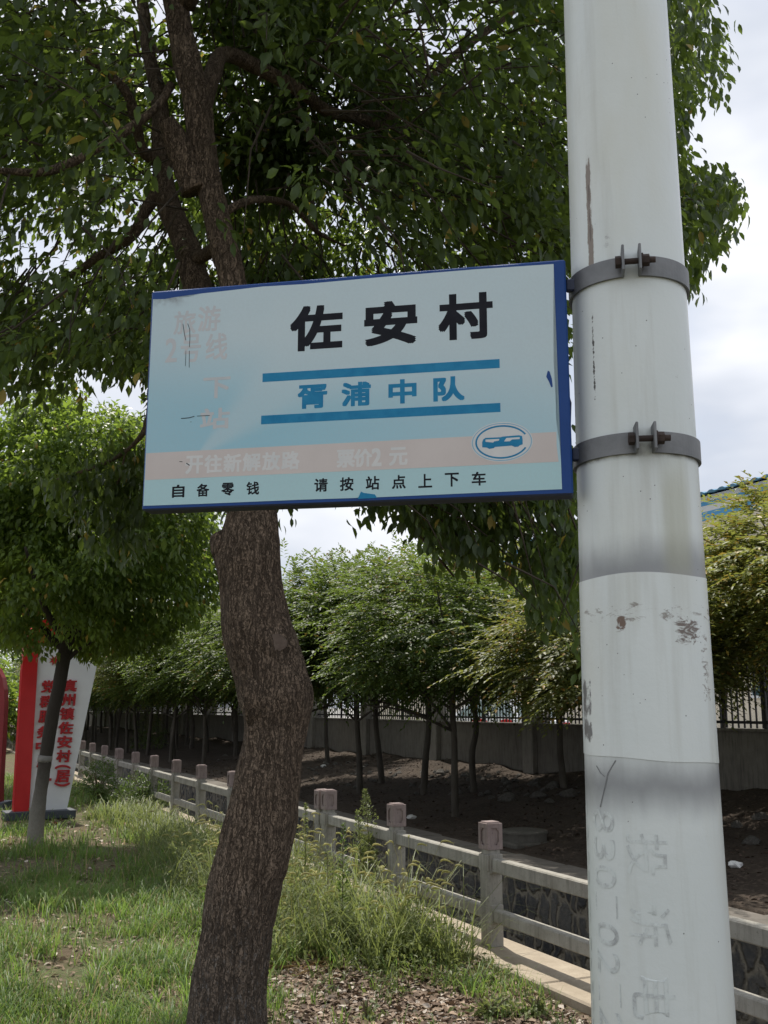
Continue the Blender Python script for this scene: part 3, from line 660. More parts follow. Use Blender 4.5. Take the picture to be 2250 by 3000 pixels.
# scratches and torn spots showing the blue box
def scratch(pts, w=0.0011, mi=2):
    for (x0, z0), (x1, z1) in zip(pts, pts[1:]):
        d = Vector((x1 - x0, z1 - z0)).normalized(); ox, oz = -d.y * w / 2, d.x * w / 2
        mb.add([F3(x0 - ox, z0 - oz - b0), F3(x0 + ox, z0 + oz - b0), F3(x1 + ox, z1 + oz - b0), F3(x1 - ox, z1 - oz - b0)], [(0, 1, 2, 3)], mi)
scratch([(.0665, .709), (.0700, .690), (.0735, .676)]); scratch([(.0745, .655), (.0745, .625)], .0008); scratch([(.0760, .709), (.0805, .697), (.0815, .680), (.0812, .662)]); scratch([(.0813, .655), (.0822, .622)], .0009)
scratch([(.070, .524), (.086, .5245), (.096, .527)], .0014); scratch([(.101, .527), (.126, .5268)], .001); scratch([(.0700, .4420), (.0760, .4415)], .0012); scratch([(.0835, .4385), (.0900, .4340)], .0018)
mb.add([F3(x, z - b0) for x, z in ((.7395, .5640), (.7440, .5545), (.7475, .5440), (.7500, .5450), (.7490, .5600), (.7455, .5730), (.7425, .5750))], [tuple(range(7))], 7)
mb.add([F3(x, z - b0) for x, z in ((.405, .3595), (.440, .3600), (.436, .3665), (.416, .3700), (.411, .3725))], [tuple(range(5))], 3)
mb.build('printed_sheet', [M['sticker'], M['beige'], M['ink'], M['cyan'], M['ghost_pink'], M['ghost'], M['cyan_pale'], M['sign_blue']], sign)

# ------------------------------------------------------------------ big camphor tree
YT = 4.5
tree = thing('camphor_tree', 'large camphor tree with thick curving furrowed trunk behind the sign', 'tree', (at(665, 3000, YT).x, YT, -0.06))
TO = Vector(tree.location)
prof = [(3300, 505, 800), (3150, 530, 788), (3000, 550, 779), (2850, 570, 782), (2700, 594, 802), (2600, 610, 825), (2500, 637, 848), (2400, 663, 868), (2300, 685, 882), (2210, 708, 888), (2130, 712, 903), (2050, 702, 916), (1980, 688, 896),
        (1920, 672, 880), (1850, 654, 856), (1780, 652, 840), (1700, 645, 826), (1640, 640, 822), (1580, 650, 819), (1500, 667, 807), (1380, 672, 790), (1250, 665, 770), (1100, 668, 750), (960, 660, 738), (834, 644, 725), (664, 603, 678), (495, 560, 645), (407, 548, 628),
        (292, 532, 617), (170, 508, 583), (0, 478, 546), (-250, 450, 505), (-600, 430, 465), (-1000, 440, 460)]
def spline(pts, n):
    pts = [Vector(p) for p in pts]; o = []
    for i in range(n):
        t = i / (n - 1) * (len(pts) - 1); k = min(int(t), len(pts) - 2); f = t - k
        p0, p1, p2, p3 = pts[max(k - 1, 0)], pts[k], pts[k + 1], pts[min(k + 2, len(pts) - 1)]
        o.append(0.5 * ((2 * p1) + (p2 - p0) * f + (2 * p0 - 5 * p1 + 4 * p2 - p3) * f * f + (3 * p1 - p0 - 3 * p2 + p3) * f ** 3))
    return o
pr4 = [(*at((a + b) / 2, v, YT), pix((a + b) / 2, v, YT, (b - a) / 2)) for v, a, b in prof]
xs = spline([Vector((p[0], p[1], p[2])) for p in pr4], 420); rs = spline([Vector((p[3], 0, 0)) for p in pr4], 420)
def bark_disp(amp):
    def f(p, o, a, i):
        q = Vector((p.x * 17, p.y * 17, p.z * 2.6)); r = noise.noise(q); r2 = noise.noise(Vector((p.x * 38 + 3, p.y * 38, p.z * 6)))
        return amp * (1.1 - 3.0 * max(0, 0.25 - abs(r)) * 1.2) + amp * 0.8 * r2 + 0.008 * noise.noise(p * 4)
    return f
mb = MB(); mb.tube([p - TO for p in xs], [max(0.02, r.x - 0.006) for r in rs], 112, 0, True, bark_disp(0.008))
def lump(p0, p1, r0, r1, n=10, seg=20):
    mb.tube([(p0.lerp(p1, i / (n - 1))) - TO for i in range(n)], [r0 + (r1 - r0) * (i / (n - 1)) ** 1.4 for i in range(n)], seg, 0, True, bark_disp(0.006))
lump(at(708, 1790, YT), at(662, 1600, YT), 0.060, 0.056, 16); lump(at(664, 1612, YT), at(640, 1562, YT), 0.058, 0.028, 8)                     # pruned stub on the left
lump(at(760, 2040, YT), at(880, 2045, YT - 0.05), 0.16, 0.09)              # burl on the right
lump(at(775, 1900, YT), at(812, 1884, YT - 0.135), 0.12, 0.060)             # collar of the cut limb
lump(at(720, 1880, YT), at(682, 1884, YT - 0.06), 0.09, 0.05)
def limb(pts, r0, r1, n=26, seg=14, amp=0.004):
    q = spline(pts, n); mb.tube([p - TO for p in q], [r0 + (r1 - r0) * i / (n - 1) for i in range(n)], seg, 0, True, bark_disp(amp))
# second leader forking off behind the sign, then the boughs
limb([at(715, 1380, 4.55), at(650, 1080, 4.75), at(576, 834, 4.9), at(544, 712, 5.0), at(491, 590, 5.1), at(470, 441, 5.2), at(468, 300, 5.3), at(430, 120, 5.4), at(400, -200, 5.5)], 0.085, 0.03, 60, 24)
limb([at(575, 760, 4.9), at(620, 735, 4.75), at(650, 715, 4.6)], 0.03, 0.035, 8)
limb([at(575, 560, 4.5), at(520, 420, 4.45), at(485, 350, 4.4)], 0.075, 0.035, 14)
limb([at(590, 330, 4.5), at(618, 240, 4.6), at(650, 160, 4.8), at(740, 190, 5.0), at(870, 260, 5.2), at(960, 325, 5.4), at(1060, 350, 5.6), at(1120, 370, 5.7), at(1170, 310, 5.7), at(1260, 230, 5.7), at(1330, 165, 5.7), at(1480, 50, 5.8), at(1650, -80, 5.9)], 0.042, 0.016, 50)
limb([at(660, 620, 4.5), at(740, 585, 4.6), at(850, 600, 4.9), at(930, 680, 5.1), at(1010, 720, 5.3)], 0.018, 0.006, 26, 12, 0.002)
limb([at(455, 570, 5.1), at(425, 620, 5.1), at(385, 690, 5.1), at(300, 745, 5.2), at(235, 790, 5.3), at(120, 860, 5.5)], 0.034, 0.008)
limb([at(475, 470, 5.15), at(420, 440, 5.0), at(370, 270, 4.8), at(250, 170, 4.7)], 0.04, 0.015)
limb([at(500, 250, 4.5), at(430, 340, 4.4), at(180, 490, 4.2), at(0, 500, 4.0), at(-250, 480, 3.8)], 0.022, 0.011, 26, 14, 0.002)
limb([at(455, 1180, 4.8), at(425, 1260, 5.6), at(370, 1320, 6.0), at(300, 1360, 6.2), at(160, 1410, 6.4)], 0.018, 0.005)
limb([at(660, 1150, 4.6), at(540, 1190, 4.8), at(455, 1180, 4.9), at(428, 1265, 5.5)], 0.035, 0.016)
limb([at(370, 1320, 6.0), at(350, 1400, 6.1), at(330, 1440, 6.2)], 0.007, 0.003)
limb([at(720, 950, 4.5), at(950, 1000, 4.9), at(1250, 1180, 5.4), at(1500, 1430, 5.8), at(1620, 1550, 5.9)], 0.05, 0.010)
limb([at(1380, 1300, 5.6), at(1500, 1480, 5.8), at(1560, 1700, 5.9), at(1640, 1830, 5.9)], 0.016, 0.004)
limb([at(1150, 1120, 5.3), at(1130, 1350, 5.5), at(1200, 1520, 5.7), at(1330, 1690, 5.8)], 0.02, 0.004)
for az, el, ln in ((0.6, .5, 2.6), (1.5, .6, 2.8), (2.5, .5, 2.6), (3.4, .45, 2.6), (4.4, .55, 2.3), (5.3, .6, 2.4), (0.1, .9, 2.4), (2.0, 1.0, 2.4), (4.0, 1.0, 2.2)):
    p0 = at(540, 60 - 300 * random.random(), YT); d = Vector((math.cos(az) * math.cos(el), math.sin(az) * math.cos(el), math.sin(el)))
    limb([p0, p0 + d * ln * .35 + Vector((0, 0, .15)), p0 + d * ln * .7 + Vector((random.uniform(-.3, .3), random.uniform(-.3, .3), .1)), p0 + d * ln], 0.05, 0.008)
mb.build('trunk', M['bark'], tree, True)
mb = MB(); c = at(812, 1884, YT - 0.142); mb.tube([c + Vector((0, .02, 0)) - TO, c - TO], [0.040, 0.038], 24, 0, True, lambda p, o, a, i: 0.003 * math.sin(3 * a)); mb.build('branch_scar', M['scar'], tree); mb = MB()
c = at(682, 1884, YT - 0.066); d = Vector((-.75, -.65, 0)); mb.tube([c - d * .03 - TO, c + d * .004 - TO], [0.036, 0.034], 20)
mb.build('branch_scar', M['scar'], tree)

EV = np.array([-400, 0, 60, 180, 260, 330, 400, 480, 540, 620, 700, 760, 850, 885]); EU = np.array([2050, 1985, 2060, 2085, 2110, 2050, 1985, 2030, 2130, 2145, 2110, 2060, 2010, 1990])
TV = np.array([p[0] for p in prof][::-1]); TC = np.array([(p[1] + p[2]) / 2 for p in prof][::-1]); TW = np.array([(p[2] - p[1]) / 2 for p in prof][::-1])
BOUGHS = [([(650, 160), (870, 260), (1120, 370), (1330, 165), (1480, 50)], 5.7), ([(0, 500), (180, 490), (430, 340)], 4.6), ([(455, 570), (385, 690), (235, 790)], 5.3), ([(660, 620), (740, 585), (930, 680)], 5.1)]
def crown_clumps(n):
    c = np.array([-0.62, 5.9, CAM_Z + 3.35]); r = np.array([3.3, 2.9, 3.3])
    d = rnd_unit(n); q = RNG.random((n, 1)) ** 0.42; P = c + d * q * r
    dens = np.array([noise.noise(Vector(p * 0.95)) + 0.5 * noise.noise(Vector(p * 2.2)) for p in P])
    u, v = proj(P); k = dens > -0.02
    k &= (P[:, 1] > 3.6) | (v < -200)
    k &= P[:, 2] > CAM_Z + 0.75
    tc_ = np.interp(v, TV, TC); k &= ~((np.abs(u - tc_) < np.interp(v, TV, TW) + np.where(RNG.random(n) < .85, 115, 20)) & (P[:, 1] < 4.75) & (P[:, 1] > 1))
    sc_ = np.interp(v, [300, 441, 590, 712, 834], [468, 470, 491, 544, 576]); k &= ~((np.abs(u - sc_) < 110) & (v > 480) & (P[:, 1] < 5.3))
    for pl_, dep in BOUGHS:
        for (u0, v0), (u1, v1) in zip(pl_, pl_[1:]):
            tt = np.clip(((u - u0) * (u1 - u0) + (v - v0) * (v1 - v0)) / ((u1 - u0) ** 2 + (v1 - v0) ** 2), 0, 1); dd = np.hypot(u - u0 - tt * (u1 - u0), v - v0 - tt * (v1 - v0))
            k &= ~((dd < 75) & (P[:, 1] < dep) & (RNG.random(n) < .82))
    edge = 40 * np.array([noise.noise(Vector((a * .006, b * .006, 1))) for a, b in zip(u, v)])
    k &= u < np.interp(v, EV, EU) - 45
    low = np.interp(u, [-800, 0, 150, 300, 420, 470, 1600, 1680, 1700, 2100], [1160, 1150, 1150, 1120, 1100, 1240, 1300, 1000, 800, 800]) + edge
    k &= v < low
    # thin places where the sky shows
    for (cu, cv, ru, rv, pr) in ((100, 760, 170, 90, .9), (390, 660, 90, 120, .85), (1000, 260, 90, 120, .6), (620, 800, 120, 60, .8), (1180, 800, 160, 60, .6), (400, 180, 60, 110, .55), (1330, 130, 90, 80, .5), (850, 470, 60, 120, .45), (60, 600, 120, 60, .6)):
        k &= ~((((u - cu) / ru) ** 2 + ((v - cv) / rv) ** 2 < 1) & (RNG.random(n) < pr))
    P = P[k]; D = unit((P - c) * np.array([1, 1, .5])) + np.array([0, 0, -0.35]) + RNG.normal(size=P.shape) * 0.45
    return P, D
CP, CD = crown_clumps(24000)
def hang(poly, n, y0, y1, seed_dir=(0, 0, -1)):
    """clumps hanging inside an outline measured in the photo, spread over the depth y0..y1"""
    pl = np.array(poly, float); P = []
    x0, z0 = pl.min(0); x1, z1 = pl.max(0)
    while len(P) < n:
        u, v = random.uniform(x0, x1), random.uniform(z0, z1); ins = False; j = len(pl) - 1
        for i in range(len(pl)):
            if (pl[i][1] > v) != (pl[j][1] > v) and u < (pl[j][0] - pl[i][0]) * (v - pl[i][1]) / (pl[j][1] - pl[i][1]) + pl[i][0]: ins = not ins
            j = i
        if ins: P.append(at(u, v, random.uniform(y0, y1))[:])
    P = np.array(P); return P, np.array(seed_dir) + RNG.normal(size=P.shape) * 0.5
HP1, HD1 = hang([(1150, 1330), (1690, 1330), (1700, 1880), (1640, 1900), (1570, 1790), (1520, 1680), (1440, 1690), (1320, 1650), (1240, 1590), (1190, 1540), (1100, 1490)], 520, 5.2, 6.3)
HP2, HD2 = hang([(120, 1430), (300, 1370), (440, 1330), (455, 1600), (420, 1640), (370, 1690), (330, 1640), (210, 1560), (150, 1510)], 95, 5.9, 6.5)
HP3, HD3 = hang([(1040, 1480), (1150, 1440), (1160, 1500), (1080, 1515)], 9, 5.4, 5.8)
HP6, HD6 = hang([(1950, -60), (2070, 30), (2125, 170), (2130, 260), (2050, 320), (1990, 420), (2040, 490), (2150, 545), (2165, 640), (2120, 720), (2070, 800), (2005, 890), (1960, 880)], 230, 4.9, 6.6, (.4, 0, -1))
HP4, HD4 = hang([(820, 1480), (850, 1480), (850, 1540), (825, 1535)], 3, 4.9, 5.0); HP5, HD5 = hang([(620, 1480), (665, 1480), (665, 1505), (630, 1515)], 4, 4.6, 4.8)
nr = CP[:, 1] < 5.0
cr = [sprays(CP[nr], CD[nr], 13, 0.15, 0.072, 0.6, LEAF8, 0.5), sprays(CP[~nr], CD[~nr], 14, 0.17, 0.078, 0.6, LEAF5, 0.52), sprays(np.concatenate([HP1, HP2, HP3, HP4, HP5, HP6]), np.concatenate([HD1, HD2, HD3, HD4, HD5, HD6]), 12, 0.13, 0.074, 0.9, LEAF8, 0.5)]
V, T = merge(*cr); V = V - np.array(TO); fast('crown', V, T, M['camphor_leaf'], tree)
# twigs: every few clumps one thin dark twig reaching back towards the boughs
mb = MB(); allP = np.concatenate([CP, HP1]); axis_c = np.array([-0.7, 4.8, CAM_Z + 2.8])
for p in allP[::5]:
    p = Vector(p); d = (Vector(axis_c) - p).normalized(); d = (d + Vector((0, 0, .35)) + Vector(RNG.normal(size=3) * .35)).normalized(); l = random.uniform(.3, .75)
    q = p + d * l; m = p.lerp(q, .5) + Vector((random.uniform(-.05, .05), random.uniform(-.05, .05), random.uniform(.0, .07)))
    mb.tube([p - TO, m - TO, q - TO], [.002, .004, .0065], 4, 0, False)
mb.build('twigs', M['twig'], tree)

# ------------------------------------------------------------------ smaller camphor tree on the left
YS = 13.0
b = on_ground(103, 2475); st = thing('camphor_tree', 'smaller camphor tree with slim leaning trunk before the red and white board', 'tree', b)
YS = b.y; SO = Vector(b)
def cen(u, v): return at(u, v, YS) - SO
mb = MB()
pts = spline([Vector((0, 0, -.1)), cen(108, 2400), cen(122, 2300), cen(137, 2200), cen(155, 2090), cen(175, 2000), cen(187, 1930), cen(195, 1885)], 60)
rad = [0.112 - 0.034 * min(1, i / 16) + 0.010 * (i / 59) for i in range(60)]
mb.tube(pts, rad, 28, 0, True, lambda p, o, a, i: 0.008 * noise.noise(p * 6) + 0.003 * noise.noise(p * 26))
for pl_, r0, r1 in (([cen(195, 1900), cen(165, 1880), cen(140, 1855), cen(90, 1800), cen(30, 1740)], .075, .02), ([cen(192, 1900), cen(220, 1860), cen(290, 1780), cen(390, 1690)], .06, .015), ([cen(193, 1900), cen(205, 1780), cen(225, 1600), cen(240, 1400), cen(250, 1250)], .08, .015), ([cen(200, 1930), cen(235, 1900), cen(270, 1880)], .035, .01),
                    ([cen(195, 1880), cen(190, 1800) + Vector((0, .8, 0)), cen(180, 1650) + Vector((0, 1.5, 0))], .06, .015), ([cen(195, 1880), cen(190, 1800) + Vector((0, -.8, 0)), cen(180, 1650) + Vector((0, -1.4, 0))], .06, .015)):
    q = spline(pl_, 16); mb.tube(q, [r0 + (r1 - r0) * i / 15 for i in range(16)], 12)
mb.build('trunk', M['bark_pale'], st, True)
mb = MB(); p0_, p1_ = cen(130.5, 2233), cen(133.5, 2213); mb.tube([p0_, p0_.lerp(p1_, .5), p1_], [.088, .092, .088], 24); mb.build('trunk_tie', simple('pale_tie', (.16, .15, .14), (.24, .23, .21), 12, .8), st, True)
def camphor2(n):
    c = np.array(cen(250, 1545)); r = np.array([2.2, 1.9, 1.9]); d = rnd_unit(n); P = c + d * (RNG.random((n, 1)) ** .33) * r
    u, v = proj(P + np.array(SO)); dens = np.array([noise.noise(Vector(p * 1.5)) + .4 * noise.noise(Vector(p * 3.4)) for p in P])
    lowb = np.interp(u, [-400, 0, 60, 130, 200, 260, 330, 420, 560, 660, 720], [1960, 1960, 1990, 1960, 1950, 1955, 1990, 1985, 1950, 1900, 1780])
    top = np.interp(u, [-400, 0, 150, 300, 420, 560, 680, 760], [1200, 1170, 1140, 1170, 1230, 1350, 1500, 1650])
    rag = 90 * np.array([noise.noise(Vector((a * .011, b * .011, 2.5))) for a, b in zip(u, v)])
    k = (dens > -.07) & (v < lowb + .5 * rag) & (v > top + rag) & (u < 690 + rag)
    k &= ~((u > 95) & (u < 190) & (v > 1800) & (v < 1990) & (RNG.random(n) < .72) & (P[:, 1] < 0.6))
    P = P[k]; return P, unit(P - c) + np.array([0, 0, -.4]) + RNG.normal(size=P.shape) * .4
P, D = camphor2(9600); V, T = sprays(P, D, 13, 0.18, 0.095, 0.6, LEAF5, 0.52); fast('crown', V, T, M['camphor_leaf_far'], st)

xb, yb = -6.9, 22.6; dup(st, Vector((xb, yb, gz(xb, yb))), 2.6, 'camphor tree behind the red and white board, its crown merging with the smaller one', 1.2)
# ------------------------------------------------------------------ trees on the far bank: feathery layered sprays
def feather_tree(name, label, seed, mat, h=4.0, rc=1.35, base=2.06, shoots=3000, group='slim trees along the far bank'):
    rg = np.random.default_rng(seed); rd = random.Random(seed)
    root = thing(name, label, 'tree', (0, 0, 0), 0, group)
    mb = MB(); top = Vector((rd.uniform(-.2, .2), rd.uniform(-.2, .2), base + .35))
    tr = spline([Vector((0, 0, -.1)), Vector((rd.uniform(-.04, .04), 0, .6)), Vector((rd.uniform(-.08, .08), rd.uniform(-.05, .05), 1.2)), top], 24)
    mb.tube(tr, [.062 - .022 * i / 23 for i in range(24)], 14, 0, True, lambda p, o, a, i: .004 * noise.noise(p * 14))
    tips = []
    for k in range(13):
        az = 2 * PI * k / 13 + rd.uniform(-.25, .25); el = rd.uniform(.15, 1.35); ln = rc * (0.75 + .25 * math.cos(el)) if el < .9 else (h - base - .4) * rd.uniform(.75, 1.0)
        d = Vector((math.cos(az) * math.cos(el), math.sin(az) * math.cos(el), math.sin(el))); s0 = tr[rd.randint(16, 23)]
        q = spline([s0, s0 + d * ln * .4 + Vector((0, 0, .12)), s0 + d * ln * .75 + Vector((0, 0, .1)), s0 + d * ln], 10)
        mb.tube(q, [.026 - .021 * i / 9 for i in range(10)], 6); tips.append(q)
    mb.build('trunk', M['bank_bark'], root, True)
    # shoots: curved twigs with two ranks of leaflets
    S = []; c = np.array([top.x, top.y, base + (h - base) * .34]); r = np.array([rc, rc, (h - base) * .66])
    d = unit(rg.normal(size=(shoots, 3))); q = rg.random((shoots, 1)) ** .38
    B = c + d * q * r; B[:, 2] = base + np.maximum(B[:, 2] - base, -0.05 + 0.35 * rg.random(shoots))
    lob = np.array([noise.noise(Vector(p * 1.25 + np.array([seed * 7.3, 0, 0]))) for p in B]); B[:, :2] *= (1 + .62 * lob)[:, None]; B[:, 2] += .30 * np.maximum(lob, -.12)
    keep = np.array([noise.noise(Vector(p * 2.3 + np.array([0, seed * 3.1, 0]))) for p in B]) > -.10; B = B[keep]; d = d[keep]; shoots = len(B)
    lay = (np.floor(B[:, 2] / .30) * .30); B[:, 2] = lay + (B[:, 2] - lay) * .45
    out_ = unit(np.stack([d[:, 0], d[:, 1], np.clip(d[:, 2], -.1, .5) * .5], 1) + rg.normal(size=(shoots, 3)) * .25)
    nl = 15; Pp = []; Dd = []; Nn = []; Ls = []
    L0 = .36 + .30 * rg.random(shoots); dr = .10 + .14 * rg.random(shoots)
    upish = (B[:, 2] > c[2] + .62 * r[2]) & (rg.random(shoots) < .6); out_[upish, 2] += .8 * rg.random(upish.sum()); out_ = unit(out_)
    side = unit(np.cross(out_, np.array([0, 0, 1.0])))
    for j in range(nl):
        f = (j + 1) / nl; sg = 1 if j % 2 else -1
        p = B + out_ * (L0 * f)[:, None]; p[:, 2] -= dr * f * f
        Pp.append(p); a = out_ * .65 + side * sg * (.9 - .5 * f) + np.array([0, 0, -.18]) + rg.normal(size=(shoots, 3)) * .12; Dd.append(a)
        Nn.append(np.array([0, 0, 1.0]) + rg.normal(size=(shoots, 3)) * .28); Ls.append((.082 + .040 * rg.random(shoots)) * (1.1 - .35 * f))
    Ls = np.concatenate(Ls); V, T = leaves(np.concatenate(Pp), np.concatenate(Dd), np.concatenate(Nn), Ls, Ls * .47, LEAF4)
    fast('crown', V, T, mat, root); return root
FT = [feather_tree('bank_tree', 'slim green feathery tree on the far bank, its leaning trunk nearest the manhole', 3, M['zelkova_leaf'], 4.05, 1.75),
      feather_tree('bank_tree', 'slim dark green tree with dense layered sprays standing left of the manhole trees', 5, M['zelkova_leaf'], 4.25, 1.8),
      feather_tree('bank_tree', 'slim olive leaved tree in front of the railings with the white car behind', 8, M['olive_leaf'], 4.0, 1.7)]
def place(o, p, rz, sc=1.0): o.location = p; o.rotation_euler = (0, 0, rz); o.scale = (sc,) * 3
gA, gB, gC, gD = (on_ground(*q) for q in ((1054, 2325), (1120, 2293), (1334, 2393), (1389, 2320)))
place(FT[0], gC, 1.0, .95); place(FT[1], gA, 2.0, 1.0); place(FT[2], gD, 0.4, 1.0)
grp = 'slim trees along the far bank'
def D_(i, p, rz, lab, sc=1.0, mats=None): return dup(FT[i], p, rz, lab, sc, grp, mats, .08)
D_(1, gB, 4.1, 'slim tree with dark trunk close before the pillar right of the big trunk', 1.03)
YL = {'crown': M['yellow_leaf']}
def bank(a, s): p = AS(a, s); return Vector((p.x, p.y, gz(p.x, p.y)))
rp_ = at(1840, 2200, 12.8); D_(2, Vector((rp_.x, rp_.y, gz(rp_.x, rp_.y))), 2.3, 'olive green tree whose trunk is hidden by the white pole', .86)
rp_ = at(2410, 2200, 12.4); yt = dup(FT[2], Vector((rp_.x, rp_.y, gz(rp_.x, rp_.y))), 1.1, 'tall yellowing tree right of the white pole before the factory', .98, grp, YL)
rp_ = at(2620, 2200, 11.5); dup(FT[2], Vector((rp_.x, rp_.y, gz(rp_.x, rp_.y))), 3.9, 'yellowing tree at the right end of the far bank row', .98, grp, YL)
rp_ = at(2120, 2200, 15.8); D_(2, Vector((rp_.x, rp_.y, gz(rp_.x, rp_.y))), 5.0, 'olive tree close to the wall behind the tall yellowing tree', .88)
g_ = Vector((-1.78, 21.2, gz(-1.78, 21.2))); D_(1, g_, 3.3, 'added shade tree whose trunk is hidden behind the big camphor trunk', 1.12); g_ = on_ground(960, 2232, .3); D_(0, g_, 5.1, 'added shade tree against the wall pillar right of the big trunk', .98)  # two extra trees put in to shade the bank soil
rp_ = at(1650, 2200, 17.0); D_(2, Vector((rp_.x, rp_.y, gz(rp_.x, rp_.y))), 5.6, 'olive tree beside the railing just left of the white pole', 1.0)
rp_ = at(1240, 2250, 18.5); D_(1, Vector((rp_.x, rp_.y, gz(rp_.x, rp_.y))), 0.2, 'green tree close to the wall behind the pair of leaning trunks', 1.05)
base_px = [(279, 2186), (323, 2196), (371, 2206), (484, 2186), (500, 2232), (517, 2196), (597, 2242), (607, 2206), (689, 2216)]
labs = ['thin dark trunk tree, first right of the white board', 'thin dark trunk tree, second right of the white board', 'thin dark trunk tree, third right of the white board', 'thin tree beside the ivy clump under the round camphor crown', 'slim tree leaning left, nearest balustrade between board and big trunk',
        'slim tree close to the wall between board and big trunk', 'dark slim tree just left of the big trunk', 'slim tree behind the one just left of the big trunk', 'slim tree partly hidden by the big trunk']
for k, ((u, v), lb) in enumerate(zip(base_px, labs)):
    g = on_ground(u, v, 0.2); D_(k % 3 if k % 3 != 2 else (2 if k > 5 else 0), g, 1.3 * k + .4, lb, .95 + .12 * random.random())
k = 0
for a in np.arange(25, 62, 3.1):
    for s in (3.8, 5.3):
        k += 1; o = D_((k * 2) % 3, bank(a + random.uniform(-.8, .8), s + random.uniform(-.3, .3)), random.uniform(0, 6), 'slim bank tree far along the row behind the red and white board', 1.05 + .2 * random.random())
# ivy-clad clump below the left bank trees
def leafy_bush(name, label, base, size, n, leaf, mat, cat='shrub', stems=7, seed=1, droop=.3):
    root = thing(name, label, cat, base); rd = random.Random(seed); mb = MB()
    for i in range(stems):
        az = 2 * PI * i / stems + rd.uniform(-.3, .3); r = rd.uniform(.2, .7)
        q = spline([Vector((0, 0, -.05)), Vector((math.cos(az) * size[0] * r * .3, math.sin(az) * size[1] * r * .3, size[2] * .45)), Vector((math.cos(az) * size[0] * r, math.sin(az) * size[1] * r, size[2] * rd.uniform(.7, 1)))], 8)
        mb.tube(q, [.011 - .008 * j / 7 for j in range(8)], 5)
    mb.build('stems', M['weed_stem'], root)
    d = rnd_unit(n); d[:, 2] = np.abs(d[:, 2]); P = d * (RNG.random((n, 1)) ** .45) * np.array([size[0], size[1], size[2]])
    P = P[np.array([noise.noise(Vector(p * 3.2 / max(size) + Vector((seed, 0, 0)))) > -.22 for p in P])]
    V, T = sprays(P, unit(P * np.array([1, 1, .6])) + RNG.normal(size=P.shape) * .3, 9, .09, leaf, droop, LEAF5); V[:, 2] = np.maximum(V[:, 2], .01)
    fast('foliage', V, T, mat, root); return root
g = on_ground(435, 2196, .2); leafy_bush('ivy_bush', 'dark ivy covered bush among the slim trunks left of the big tree', g, (.75, .7, 1.55), 420, .06, M['zelkova_leaf'], 'bush', 8, 4, .6)
g = on_ground(285, 2350); leafy_bush('green_shrub', 'dense green shrub beside the white board in front of the balustrade', g, (.55, .48, .85), 560, .05, M['shrub_leaf'], 'shrub', 9, 2)
g = on_ground(420, 2362); leafy_bush('green_shrub', 'lower spreading shrub halfway between white board and big trunk', g, (.62, .42, .62), 520, .045, M['shrub_leaf'], 'shrub', 9, 3)
g = on_ground(600, 2385); leafy_bush('green_shrub', 'dark low shrub at the balustrade foot just left of the big trunk', g, (.6, .4, .5), 380, .045, M['shrub_leaf'], 'shrub', 9, 9)
for u, v, sz, lb, sd in ((1440, 2985, (.20, .15, .13), 'low bright green seedling clump at the bottom edge in front of the pole', 12), (1570, 2975, (.16, .13, .12), 'small bright green seedling clump touching the left side of the pole', 13), (1075, 2990, (.08, .08, .12), 'tiny green seedling on the brown leaf litter', 14), (350, 2960, (.14, .12, .10), 'small leafy weed clump in the foreground grass left of the big trunk', 15)):
    g = on_ground(u, v); leafy_bush('seedling_plant', lb, g, sz, 46 if sz[0] > .1 else 14, .05, M['weed_leaf'], 'plant', 5, sd)

# ------------------------------------------------------------------ boundary wall with railings
WS = 6.95; WT = 1.34
pa = sorted(toAS(*on_s(u, 2150, WS)[:2])[0] for u in (1290, 1570)); pitch = (pa[1] - pa[0]); a0 = pa[0]
o_w = AS(a0, WS, 0.3)
wall = thing('boundary_wall', 'grey rendered boundary wall with pillars and black iron railings on the far bank', 'wall', o_w, ROT_A)
first_k = -6; pil_me = rail_me = pan_me = None
for k in range(first_k, 17):
    x = k * pitch
    if pil_me is None:
        mb = MB(); mb.box((0, 0, 0.92), (0.36, 0.40, 2.1), 0, .008); mb.box((0, 0, 2.0), (0.44, 0.48, 0.09), 0, .01); pil = mb.build('pillar', M['pillar'], wall); pil_me = pil.data
        mb = MB(); mb.box((pitch / 2, 0, 0.44), (pitch - 0.364, 0.2, 1.14 + .0), 0, .004); mb.box((pitch / 2, 0, 1.022), (pitch - 0.368, 0.25, 0.04), 0, .006); pan = mb.build('wall_panel', M['wall'], wall); pan_me = pan.data
        mb = MB(); nb = int((pitch - .36) / .115); 
        for i in range(nb): mb.box((.18 + (pitch - .36) * (i + .5) / nb, 0, 1.50), (.02, .02, .90))
        for z in (1.13, 1.84): mb.box((pitch / 2, .0155, z), (pitch - .37, .011, .04)); mb.box((pitch / 2, -.0155, z), (pitch - .37, .011, .04))
        for f in (.5,): mb.box((pitch * f, .0, 1.5), (.05, .05, .93))
        rl = mb.build('railing', M['iron'], wall); rail_me = rl.data
        pil.location.x = pan.location.x = rl.location.x = x
    else:
        for nm, me in (('pillar', pil_me), ('wall_panel', pan_me), ('railing', rail_me)): link(nm, me, wall, (x, 0, 0))

